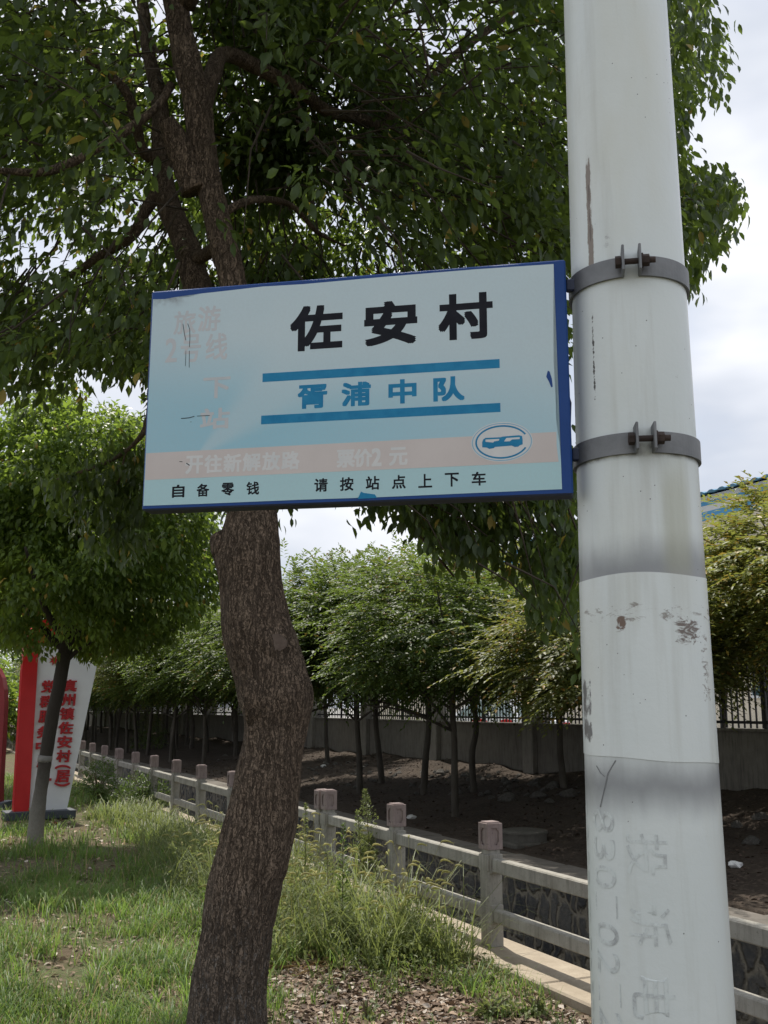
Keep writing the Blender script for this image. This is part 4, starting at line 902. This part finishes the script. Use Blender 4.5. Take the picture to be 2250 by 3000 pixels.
# manhole
g = atz(1536, 2421, 0.20); mh = thing('manhole', 'round concrete manhole with flat lid standing in the dark soil of the far bank', 'manhole', (g.x, g.y, 0.0))
R = pix(1536, 2421, g.y, 66)
mb = MB(); mb.tube([Vector((0, 0, -.1)), Vector((0, 0, .125))], [R * .97] * 2, 48); mb.box((0.05, 0, -.01), (R * 2.6, R * 2.3, .10), 0, .02, Matrix.Rotation(ROT_A, 4, 'Z')); mb.build('ring', M['manhole'], mh)
mb = MB(); mb.tube([Vector((0, 0, .125)), Vector((0, 0, .150)), Vector((0, 0, .158))], [R * 1.03, R * 1.03, R * .99], 48); mb.tube([Vector((0, 0, .155)), Vector((0, 0, .162))], [R * .86, R * .85], 40); mb.build('lid', M['manhole'], mh)

# rubble
def rock_me(seed):
    bm = bmesh.new(); bmesh.ops.create_icosphere(bm, subdivisions=2, radius=1)
    for v in bm.verts:
        q = v.co.copy(); k = 1 + .38 * noise.noise(q * 1.1 + Vector((seed, 0, 0))) + .12 * noise.noise(q * 3 + Vector((0, seed, 0))); v.co = q * k
        for d in [(math.cos(seed + k * 1.9), math.sin(seed + k * 1.9), .25 + .35 * (k % 3)) for k in range(7)]:
            dv = Vector(d).normalized(); e = v.co.dot(dv) - .66
            if e > 0: v.co -= dv * e * .95
    me = bpy.data.meshes.new('rubble_stone'); bm.to_mesh(me); bm.free(); me.materials.append(M['rock']); return me
RM = [rock_me(s) for s in (1.3, 4.7, 8.1, 11.9)]
rk = [(1490, 2345, .17, 'largest pale grey rubble stone at the wall foot left of the pole'), (1480, 2290, .11, None), (1575, 2335, .13, None), (1620, 2310, .16, 'rubble stone lying closest to the left side of the pole'), (1410, 2330, .07, None), (1440, 2340, .08, None), (1670, 2330, .14, None), (1560, 2300, .09, None), (1290, 2265, .12, 'dark slab of rubble against the pillar foot between leaning trunks'), (1265, 2280, .08, None), (1240, 2262, .08, None), (1520, 2275, .07, None), (1460, 2265, .06, None), (1120, 2270, .07, None), (960, 2240, .07, None), (930, 2250, .06, None), (1020, 2235, .06, None), (640, 2230, .08, None), (660, 2215, .09, None), (2200, 2470, .10, 'grey rubble stone in the dark soil right of the pole'), (2160, 2420, .08, None), (2230, 2400, .11, None)]
for i in range(95): u_ = random.uniform(900, 1700); rk.append((u_, 2228 + (u_ - 900) * .085 + abs(random.gauss(0, 28)), random.uniform(.03, .085), None))
for i, (u, v, r, lb) in enumerate(rk):
    g = on_ground(u, v, .2); a_, s_ = toAS(g.x, g.y)
    if s_ < 2.9 or s_ > 6.6: continue
    o = link('rubble_stone', RM[i % 4], None, g + Vector((0, 0, r * .15))); o.scale = (r * random.uniform(.9, 1.4), r * random.uniform(.8, 1.1), r * random.uniform(.5, .8)); o.rotation_euler = (random.uniform(-.3, .3), random.uniform(-.3, .3), random.uniform(0, 6))
    tag(o, lb or 'small grey rubble stone lying in the dark soil along the wall', 'stone', 'rubble stones below the boundary wall')

# ------------------------------------------------------------------ red and white board
g0 = atz(15, 2406, -.06); g1 = atz(222, 2396, -.06); bd = (g1 - g0); bd.z = 0; bw = bd.length; bd.normalize(); bn = Vector((bd.y, -bd.x, 0))
bo = thing('display_board', 'leaning red and white village notice board with red characters on a slate base', 'notice board', (g0.x, g0.y, -.06))
BO = Vector((g0.x, g0.y, -.06))
def on_board(u, v, d=0.0):
    r = ray(u, v); pt = BO - bn * .20 + bn * d; k = (pt - Vector((0, 0, CAM_Z))).dot(bn) / r.dot(bn); return Vector((0, 0, CAM_Z)) + r * k - BO
def bxz(p): return p.dot(bd), p.z
mb = MB(); mt = Matrix.Rotation(math.atan2(bd.y, bd.x), 4, 'Z'); mb.box((bw / 2, .22, .06), (bw, .44, .12), 0, .006, mt); mb.build('base', M['slate'], bo)
def slab(px, d0, d1, mat, name):
    o2 = [bxz(on_board(u, v, d0)) for u, v in px]; m = MB(); off = -bn * .20 + bn * d0
    m.prism(o2, off, bd, Vector((0, 0, 1)), -bn * (d0 - d1), 0); return m.build(name, mat, bo)
slab([(84, 2381), (195, 2376), (283, 1953), (255, 1935), (225, 1915), (180, 1903), (113, 1890), (108, 1984)], 0.0, -.10, M['white_panel'], 'white_panel')
slab([(39, 2388), (84.5, 2384), (108.5, 1984), (113, 1890), (150, 1872), (186, 1862), (184, 1822), (150, 1812), (115, 1820), (85, 1850), (70, 1900), (64, 1970)], 0.05, -.14, M['red'], 'red_panel')
mb = MB(); z5 = lambda x, y: (x * .339, 1750 + y * .339)
def board_char(ch, cx, cy, w, h, rot=0):
    v, f = glyph(ch, 0.0, 0.0); q = v.copy()
    if rot: q[:, 0], q[:, 1] = v[:, 1].copy(), -v[:, 0].copy()
    lo, hi = q.min(0), q.max(0); fr = []; bk = []
    for p in q:
        x = cx + ((p[0] - lo[0]) / max(hi[0] - lo[0], 1e-6) - .5) * w; y = cy - ((p[1] - lo[1]) / max(hi[1] - lo[1], 1e-6) - .5) * h
        fr.append(on_board(*z5(x - (y - cy) * .10, y), 0.035)); bk.append(fr[-1] - bn * .034)
    fr0, bk0 = fr, bk
    # side walls along outline edges
    cnt = {}
    for fc in f:
        for i in range(len(fc)): e = (fc[i], fc[(i + 1) % len(fc)]); cnt[tuple(sorted(e))] = cnt.get(tuple(sorted(e)), 0) + 1
    ed = [e for e, c in cnt.items() if c == 1]
    for k, (ox, oz) in enumerate(BOLD8):
        t_ = bd * ox * .006 + Vector((0, 0, oz * .006)) + bn * (.0012 * k); fr = [p + t_ for p in fr0]; bk = [p + t_ for p in bk0]; mb.add(fr, f, 0)
        mb.add([p for a, b in ed for p in (fr[a], fr[b], bk[b], bk[a])], [(4 * i, 4 * i + 1, 4 * i + 2, 4 * i + 3) for i in range(len(ed))], 0)
for ch, cx, cy in (('真', 603, 763), ('州', 590, 885), ('镇', 580, 1005), ('佐', 570, 1128), ('安', 560, 1250), ('村', 552, 1372), ('居', 543, 1545)): board_char(ch, cx, cy, 118, 100)
board_char('(', 545, 1465, 125, 28, 1); board_char(')', 537, 1618, 125, 28, 1)
for ch, cx, cy in (('党', 420, 770), ('群', 405, 900), ('服', 395, 1030), ('务', 382, 1165), ('中', 370, 1290), ('心', 380, 1435)): board_char(ch, cx, cy, 112, 100)
board_char('一', 385, 1575, 112, 16)
mb.build('lettering', M['letter_red'], bo)
mb = MB(); c_ = [on_board(*z5(470 + 52 * math.cos(a) * (1 if i % 2 else .45), 545 + 50 * math.sin(a) * (1 if i % 2 else .45)), .012) for i, a in enumerate(np.linspace(0, 2 * PI, 17)[:-1])]
mb.add(c_, [tuple(range(16))]); mb.build('red_emblem', M['letter_red'], bo)
p = at(-90, 2240, 18.0); b2 = thing('display_board', 'dark red notice board edge at the left border of the photo', 'notice board', (p.x, 18.0, -.06))
mb = MB(); o2 = []
for (u, v) in ((-330, 2420), (-4, 2420), (0, 2300), (8, 2160), (13, 2060), (12, 2020), (6, 1985), (-6, 1960), (-40, 1930), (-120, 1880), (-330, 1860)):
    q = at(u, v, 18.0); o2.append((q.x - p.x, q.z + .06))
o2[0] = (o2[0][0], 0); o2[1] = (o2[1][0], 0)
mb.prism(o2, (0, 0, 0), (1, 0, 0), (0, 0, 1), (0, .2, 0)); mb.build('red_panel', M['dark_red'], b2)
mb = MB(); mb.box((o2[0][0] / 2 + o2[1][0] / 2, .1, .06), (abs(o2[0][0] - o2[1][0]) + .2, .5, .12), 0, .006); mb.build('base', M['slate'], b2)

# ------------------------------------------------------------------ yard behind the wall: car, factory, shrubs
M['car_glass'] = simple('car_glass', (0.16, 0.22, 0.22), (0.26, 0.33, 0.33), 2, 0.06, 10, 0.0, 0.0, spec=0.9)
def car():
    pc = at(1450, 2060, 30.0); root = thing('parked_car', 'white parked car with red door emblem seen through the black railings', 'car', (pc.x, pc.y, 0.40), 0)
    hd = math.atan2(.80, -.60); root.rotation_euler = (0, 0, hd)
    # profile along local x (front +x), z up
    low = [(-2.15, .28), (-2.18, .55), (-2.12, .86), (-1.95, .93), (1.0, .96), (1.75, .86), (2.1, .70), (2.18, .45), (2.12, .25)]
    m = MB(); secs = []
    for y, k in ((-.84, .97), (-.80, 1.0), (.80, 1.0), (.84, .97)): secs.append([(x * (1 if abs(y) < .82 else .985), y, .2 + (z - .2) * k) for x, z in low])
    vs = [p for s in secs for p in s]; n = len(low); fs = [tuple(range(n)), tuple(range(3 * n, 4 * n))[::-1]]
    for s in range(3):
        for i in range(n): fs.append((s * n + i, s * n + (i + 1) % n, (s + 1) * n + (i + 1) % n, (s + 1) * n + i))
    m.add(vs, fs)
    roof = [(-1.75, .93), (-1.40, 1.40), (-1.0, 1.50), (.05, 1.50), (.35, 1.44), (1.05, .95)]
    vs = []; n = len(roof)
    for y in (-1, 1):
        for x, z in roof: vs.append((x, y * (.80 - .22 * (z - .93) / .57), z))
    fs = [tuple(range(n)), tuple(range(n, 2 * n))[::-1]] + [(i, i + 1, n + i + 1, n + i) for i in range(n - 1)]
    m.add(vs, fs); m.build('body', M['car_white'], root)
    for y in (-1, 1):
        for pts in ([(-1.52, .99), (-1.27, 1.36), (-.62, 1.41), (-.62, .99)], [(-.54, .99), (-.54, 1.42), (.02, 1.42), (.26, 1.37), (.82, .99)]):
            m = MB(); m.add([(x, y * (.806 - .22 * (z - .93) / .57), z) for x, z in pts], [tuple(range(len(pts)))]); m.build('side_window', M['car_glass'], root)
    for a, b, nm in (((1.00, 1.0), (.42, 1.41), 'windscreen'), ((-1.72, .99), (-1.42, 1.36), 'rear_window')):
        m = MB(); sg = 1 if nm == 'windscreen' else -1
        m.add([(a[0] + .012 * sg, -.70, a[1] + .01), (a[0] + .012 * sg, .70, a[1] + .01), (b[0] + .012 * sg, .56, b[1] + .01), (b[0] + .012 * sg, -.56, b[1] + .01)], [(0, 1, 2, 3)]); m.build(nm, M['car_glass'], root)
    for x in (-1.35, 1.35):
        for y in (-1, 1):
            m = MB(); m.tube([Vector((x, y * .66, .31)), Vector((x, y * .86, .31))], [.31] * 2, 28); w = m.build('wheel', M['rubber'], root, True); m = MB(); m.tube([Vector((x, y * .855, .31)), Vector((x, y * .868, .31))], [.19, .17], 20); m.build('rim', M['alloy'], w)
    for y in (-1, 1):
        m = MB(); m.box((.72, y * .93, .98), (.12, .16, .11), 0, .02); m.build('wing_mirror', M['car_white'], root)
        m = MB(); m.box((-2.14, y * .66, .74), (.05, .26, .16), 0, .01); m.build('tail_light', M['red'], root)
        m = MB(); m.box((2.09, y * .6, .66), (.08, .34, .14), 0, .02); m.build('headlight', M['alloy'], root)
    m = MB()
    for (x0, z0, rx, rz) in ((-.25, .80, .30, .12), (-.05, .72, .26, .10), (-1.35, .82, .22, .10)):
        for y in (-1, 1): m.add([(x0 + rx * math.cos(a) * (1 + .25 * math.sin(3 * a)), y * .846, z0 + rz * math.sin(a)) for a in np.linspace(0, 2 * PI, 25)[:-1]], [tuple(range(24))])
    m.build('door_emblem', M['red'], root)
car()
# factory: long cream shed with blue bands, its long side parallel to the boundary wall
FS = 24.0
pR = on_s(2047, 1458, FS); HZ = pR.z; aR = toAS(pR.x, pR.y)[0]
z_of = lambda v: on_s(2047, v, FS).z
fac = thing('factory_building', 'cream factory shed with blue bands and corrugated blue roof behind the yellowing tree', 'factory', AS(aR, FS, .4), ROT_A)
LN0, LN1 = -26.0, 34.0; ln = LN1 - LN0; cx = (LN0 + LN1) / 2; e = HZ - .4
def fb(name, z0, z1, out_, mat): 
    m = MB(); m.box((cx, -8 + out_, (z0 + z1) / 2 - .4), (ln, 16, z1 - z0), 0); return m.build(name, mat, fac)
zb = [z_of(v) for v in (1475, 1487, 1505, 1530)]
fb('wall', .4, zb[3], 0.0, M['cream']); fb('lower_blue_band', zb[3], zb[2], .03, M['blue_band']); fb('white_band', zb[2], zb[1], .02, M['fascia']); fb('upper_blue_band', zb[1], zb[0], .03, M['blue_band']); fb('eaves_fascia', zb[0], HZ - .02, .05, M['fascia'])
m = MB(); nx = int(ln / .14); vs = []; fs = []
for i in range(nx + 1):
    x = LN0 - .3 + (ln + .6) * i / nx; hgt = .07 if i % 4 in (1, 2) else 0.0
    vs += [(x, .45, e + hgt), (x, -8, e + hgt + 1.1), (x, -16.3, e + hgt)]
for i in range(nx): fs += [(3 * i, 3 * i + 3, 3 * i + 4, 3 * i + 1), (3 * i + 1, 3 * i + 4, 3 * i + 5, 3 * i + 2)]
m.add(vs, fs); m.build('roof', M['roof'], fac)
for k in range(9):
    x = LN0 + 4 + k * 6.2; m = MB(); m.box((x, .04, 2.2), (2.4, .08, 1.3), 0); w_ = m.build('window', M['fascia'], fac); m = MB(); m.box((x, .085, 2.2), (2.2, .02, 1.1), 0); m.build('pane', M['glass'], w_)
m = MB(); m.box((LN0 + 9, .05, 1.7), (3.6, .1, 3.2)); m.build('roller_door', M['blue_band'], fac)
for u, v, Y, sz, lb, sd in ((1235, 2110, 27, (1.2, .8, 1.0), 'green yard shrub behind the railings between two pillars', 21), (2230, 2130, 20, (.8, .7, .8), 'green yard shrub behind the railings right of the pole', 22), (1690, 2110, 24, (.7, .7, .9), 'green yard shrub behind the railings beside the pole', 23), (950, 2105, 33, (1.6, 1.0, 1.0), 'green yard hedge plant behind the railing beside the big trunk', 24)):
    g = at(u, v, Y); leafy_bush('yard_shrub', lb, Vector((g.x, g.y, .40)), sz, 260, .10, M['camphor_leaf_far'], 'shrub', 7, sd)

# ------------------------------------------------------------------ grass, weeds, litter
def scatter(n, x0, x1, y0, y1, dens):
    P = []
    while len(P) < n:
        x, y = random.uniform(x0, x1), random.uniform(y0, y1); a, s = toAS(x, y)
        if s > -0.30 or (abs(x) > .52 * y + 1.6): continue
        if random.random() < dens(x, y, s): P.append((x, y, gz(x, y)))
    return np.array(P)
def litter_zone(x, y): return max(0, min(1, (x + .95) / .5)) * max(0, min(1, (7.6 - y) / .6))
def g_dens(x, y, s):
    n_ = noise.noise(Vector((x * 1.1, y * 1.1, 2))) + .6 * noise.noise(Vector((x * 3.1, y * 3.1, 5)))
    d = 0.42 + 1.7 * n_; d *= 1 - .95 * litter_zone(x, y) * (1 if s < -.75 else .6)
    if 13.5 < y < 18 and s < -1.3: d *= .35
    return max(0.03, min(1, d)) / (1 + .03 * max(0, y - 6))
def blades(P, h, w, lean=.5):
    n = len(P); az = RNG.random(n) * 2 * PI; D = np.stack([np.cos(az), np.sin(az), np.zeros(n)], 1); S = np.stack([-np.sin(az), np.cos(az), np.zeros(n)], 1); ln_ = (lean * (.3 + RNG.random(n)))[:, None] * h[:, None]
    up = np.array([0, 0, 1.0]); hh = h[:, None]; ww = w[:, None] * .5
    a = P - S * ww; b = P + S * ww; m1 = P + up * hh * .55 + D * ln_ * .35; c = m1 - S * ww * .8; d = m1 + S * ww * .8; m2 = P + up * hh * .88 + D * ln_ * .8; e = m2 - S * ww * .45; f = m2 + S * ww * .45; t = P + up * hh * (.95 - .3 * RNG.random((n, 1))) + D * ln_ * 1.35
    V = np.stack([a, b, c, d, e, f, t], 1).reshape(-1, 3); tp = np.array([(0, 1, 3), (0, 3, 2), (2, 3, 5), (2, 5, 4), (4, 5, 6)]); T = (tp[None] + (np.arange(n) * 7)[:, None, None]).reshape(-1, 3); return V, T
def tufts(n, k, x0, x1, y0, y1, dens, hb, spread, wb=.006, lean=.7):
    c = scatter(n, x0, x1, y0, y1, dens); P = np.repeat(c, k, 0); P[:, :2] += RNG.normal(size=(len(P), 2)) * spread
    hs = np.repeat(hb * (.6 + .8 * RNG.random(n)), k) * (.5 + .7 * RNG.random(len(P))); return blades(P, hs, wb * (.6 + .8 * RNG.random(len(P))), lean)
V, T = merge(tufts(5200, 9, -6.5, 1.2, 4.6, 11, g_dens, .115, .035), tufts(3000, 8, -12, .5, 10, 26, g_dens, .14, .06, .010), tufts(300, 20, -5.5, 1.0, 4.9, 10, lambda x, y, s: .02 + .6 * (1 - litter_zone(x, y)), .17, .035, .007, 1.0))
tag(fast('grass', V, T, M['grass']), 'short green grass covering the near bank', 'grass', kind='stuff')
# tall weeds with foxtail heads by the balustrade
def weed_zone(x, y, s):
    if y > 12 or y < 7.15 + .35 * noise.noise(Vector((x * 2.2, 0, 3))) or s < -1.75: return 0
    band = math.exp(-((s + .75) / .6) ** 2); w = max(0, min(1, (x + 2.6) / 1.2)) 
    return band * w * max(.03, min(1, .62 + 1.5 * noise.noise(Vector((x * 1.5, y * 1.5, 9)))))
V, T = merge(tufts(620, 9, -3, 1.2, 5.9, 11.8, weed_zone, .22, .07, .010, 1.2), tufts(300, 7, -3, 1.2, 5.9, 11.8, weed_zone, .46, .05, .0085, 1.0), tufts(500, 7, -6, -1.0, 9.5, 17, lambda x, y, s: math.exp(-((s + .5) / .45) ** 2), .26, .08, .012, .9))
P = scatter(1500, -3, 1.2, 6.6, 11.8, lambda x, y, s: max(weed_zone(x, y, s), .5 * math.exp(-((s + .7) / .5) ** 2) if 6.4 < y < 8 else 0)); hgt = RNG.random(len(P)) ** 1.6 * .5 * np.clip((P[:, 1] - 6.4) / 1.5, .15, 1); P[:, 2] += hgt + .03
V, T = merge((V, T), sprays(P, RNG.normal(size=P.shape) * .5 + np.array([0, 0, .9]), 8, .09, .048, .1, LEAF5, .36))
tag(fast('tall_grass', V, T, M['weed_leaf']), 'tall light green weeds growing in front of the balustrade', 'weeds', kind='stuff')
heads = scatter(380, -3, 1.1, 6.0, 11.5, lambda x, y, s: weed_zone(x, y, s) ** 1.2); mb = MB(); st_ = MB(); bp = []; bdv = []
for p in heads:
    p = Vector(p); h = random.uniform(.26, .74); az = random.uniform(0, 6.28); l = Vector((math.cos(az), math.sin(az), 0)); tip = p + Vector((0, 0, h)) + l * h * .28
    st_.tube([p, p + Vector((0, 0, h * .6)) + l * h * .08, tip], [.0016, .0013, .001], 3, 0, False)
    ln_ = random.uniform(.055, .10); c = [tip + l * ln_ * f * (.45 + .55 * f) + Vector((0, 0, ln_ * (f * .75 - .75 * f * f))) for f in np.linspace(0, 1, 7)]
    mb.tube(c, [.0025, .0058, .0068, .0070, .0062, .005, .0016], 6)
    for q in c[1:]:
        for _ in range(5): bp.append(q[:]); bdv.append(Vector((random.gauss(0, 1), random.gauss(0, 1), random.gauss(0, 1) + .3)).normalized()[:])
bp = np.array(bp); bdv = np.array(bdv); V, T = leaves(bp, bdv, rnd_unit(len(bp)), np.full(len(bp), .015), np.full(len(bp), .0012), LEAF4)
V0 = np.array(mb.v); T0 = np.array([t_ for f in mb.f for t_ in [(f[0], f[i], f[i + 1]) for i in range(1, len(f) - 1)]]); V1 = np.array(st_.v); T1 = np.array([t_ for f in st_.f for t_ in [(f[0], f[i], f[i + 1]) for i in range(1, len(f) - 1)]])
tag(fast('foxtail_grass', *merge((V0, T0), (V1, T1), (V, T)), M['foxtail'], None, True), 'pale bristly foxtail grass heads nodding above the weeds', 'foxtail grass', kind='stuff')
# fallen leaves
def litter(n, x0, x1, y0, y1, dens, l, tpl=LEAF5):
    P = scatter(n, x0, x1, y0, y1, dens) if dens else None
    P[:, 2] += .004 + RNG.random(len(P)) * .014; az = RNG.random(len(P)) * 6.283
    D = np.stack([np.cos(az), np.sin(az), RNG.normal(size=len(P)) * .22], 1); L_ = l * (.5 + .8 * RNG.random(len(P)))
    return leaves(P, D, np.array([0, 0, 1.0]) + RNG.normal(size=(len(P), 3)) * .38, L_, L_ * .5, tpl)
V, T = merge(litter(13000, -1.4, 1.6, 5.0, 9.0, lambda x, y, s: .12 + .9 * litter_zone(x, y), .058), litter(6500, -6, 1.2, 4.8, 11, lambda x, y, s: .5, .058), litter(3000, -10, 0, 10, 19, lambda x, y, s: .5, .075))
tag(fast('leaf_litter', V, T, M['litter']), 'dry brown fallen leaves scattered on the near bank', 'fallen leaves', kind='stuff')
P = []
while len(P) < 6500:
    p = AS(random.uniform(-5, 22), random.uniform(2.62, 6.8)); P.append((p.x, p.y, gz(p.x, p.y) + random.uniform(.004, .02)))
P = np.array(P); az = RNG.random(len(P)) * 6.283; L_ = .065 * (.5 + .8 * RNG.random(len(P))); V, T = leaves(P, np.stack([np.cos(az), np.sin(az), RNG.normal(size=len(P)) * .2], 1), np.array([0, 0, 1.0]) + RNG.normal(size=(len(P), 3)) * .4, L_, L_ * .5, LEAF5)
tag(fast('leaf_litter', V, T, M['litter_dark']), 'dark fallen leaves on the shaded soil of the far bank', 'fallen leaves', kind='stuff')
P = []
c = on_ground(830, 2790)
for i in range(420): P.append((c.x + random.gauss(0, .22), c.y + random.gauss(0, .3), 0))
P = np.array([(x, y, gz(x, y) + random.uniform(.005, .03)) for x, y, _ in P]); az = RNG.random(len(P)) * 6.283; V, T = leaves(P, np.stack([np.cos(az), np.sin(az), RNG.normal(size=len(P)) * .12], 1), rnd_unit(len(P)) + np.array([0, 0, 1.0]), .12 * (.5 + RNG.random(len(P))), np.full(len(P), .006), LEAF4)
tag(fast('straw', V, T, M['straw']), 'patch of dry yellow straw beside the big trunk', 'straw', kind='stuff')

def horseweed(u, v, h, r, label, seed, col, bushy=1.0):
    g = on_ground(u, v); root = thing('tall_weed', label, 'weed', g); rd = random.Random(seed); top = Vector((rd.uniform(-.05, .05), 0, h)); mb = MB()
    q = spline([Vector((0, 0, -.03)), Vector((rd.uniform(-.02, .02), 0, h * .5)), top], 14); mb.tube(q, [.006 - .004 * i / 13 for i in range(14)], 6); mb.build('stem', M['weed_stem'], root)
    n = int(330 * bushy); f = .12 + .88 * RNG.random(n) ** .8; P = np.stack([np.interp(f, [0, .5, 1], [0, q[7].x, top.x]), np.zeros(n), f * h], 1); az = RNG.random(n) * 6.283
    rr = r * np.where(f > .55, (1.02 - f) * 2.0, .35) * RNG.random(n); P[:, 0] += np.cos(az) * rr; P[:, 1] += np.sin(az) * rr
    D = np.stack([np.cos(az), np.sin(az), .5 + .5 * RNG.random(n)], 1); L_ = np.where(f > .6, .022, .055) * (.7 + .6 * RNG.random(n)); V, T = leaves(P, D, np.array([0, 0, 1.0]) + RNG.normal(size=(n, 3)) * .5, L_, L_ * np.where(f > .6, .5, .2), LEAF4); fast('foliage', V, T, M[col], root)
horseweed(1085, 2630, .92, .16, 'tall feathery weed with conical pale top above the balustrade rail', 31, 'weed_leaf', 2.6)
horseweed(1060, 2640, .75, .10, 'shorter feathery weed beside the conical one above the rail', 32, 'weed_leaf', 1.6)
horseweed(1000, 2780, .86, .05, 'thin dark upright weed left of the second clear post', 33, 'shrub_leaf', .8)
horseweed(890, 2700, .92, .05, 'thin upright weed close to the right side of the big trunk', 34, 'weed_leaf', .9)
horseweed(955, 2760, .62, .05, 'reddish short upright weed between trunk and posts', 35, 'weed_leaf', .6)
horseweed(1100, 2740, .60, .06, 'leafy upright weed among the foxtails before the middle post', 36, 'weed_leaf', .8)

def crumple(name, u, v, size, mat, label, cat='litter', zg=0.0, seed=1):
    g = on_ground(u, v, zg); bm = bmesh.new(); bmesh.ops.create_icosphere(bm, subdivisions=2, radius=1)
    for w_ in bm.verts: w_.co = w_.co * (1 + .5 * noise.noise(w_.co * 2.1 + Vector((seed, 0, 0)))); w_.co.z *= .5
    me = bpy.data.meshes.new(name); bm.to_mesh(me); bm.free(); me.materials.append(mat); o = link(name, me, None, g + Vector((0, 0, size * .3))); o.scale = (size, size * .7, size); return tag(o, label, cat)
crumple('paper_scrap', 367, 2418, .055, M['litter_red'], 'orange red paper scrap on the ground between board and trunk', seed=2)
crumple('paper_scrap', 160, 2415, .05, M['dark_red'], 'dark red paper scrap lying just right of the leaning small trunk', seed=3)
crumple('plastic_scrap', 1205, 2398, .07, M['litter_white'], 'white plastic scrap with red bit lying on far bank coping', zg=0.05, seed=4)
crumple('plastic_scrap', 2155, 2540, .07, M['litter_white'], 'white plastic scrap in the dark soil right of the pole', zg=0.05, seed=5)
crumple('plastic_scrap', 948, 2247, .07, M['litter_white'], 'white plastic scrap at the wall foot beside the big trunk', zg=0.3, seed=6)
crumple('plastic_scrap', 865, 2757, .05, M['litter_white'], 'grey white plastic scrap among weeds beside the big trunk', seed=7)
# blur of trees closing the view at the far end of the street
V = []; far = []
for k, (x, y, h, r) in enumerate(((-20, 47, 4.5, 2.8), (-17.2, 44, 4.0, 2.3), (-15.5, 40, 3.4, 1.8), (-24, 50, 5, 3.2), (-28, 46, 5, 3.4), (-33, 50, 5.5, 3.6), (-23, 60, 6, 4.0), (-34, 62, 8, 4.5), (-27, 70, 9, 5), (-42, 66, 9, 5), (-22, 84, 9, 5), (-50, 80, 10, 6), (-30, 52, 6, 3.5))):
    root = thing('street_tree', 'distant rounded green tree beyond the end of the balustrade', 'tree', (x, y, -.06), 0, 'distant trees at the street end'); mb = MB(); mb.tube([Vector((0, 0, -.1)), Vector((.1, 0, h * .5))], [.2, .12], 10); mb.build('trunk', M['bark_small'], root)
    P = rnd_unit(520) * (RNG.random((520, 1)) ** .35) * np.array([r, r, h * .47]) + np.array([0, 0, h * .50]); V, T = sprays(P, unit(P - np.array([0, 0, h * .5])), 9, .5, .28, .5, LEAF4); fast('crown', V, T, M['camphor_leaf_far'], root)
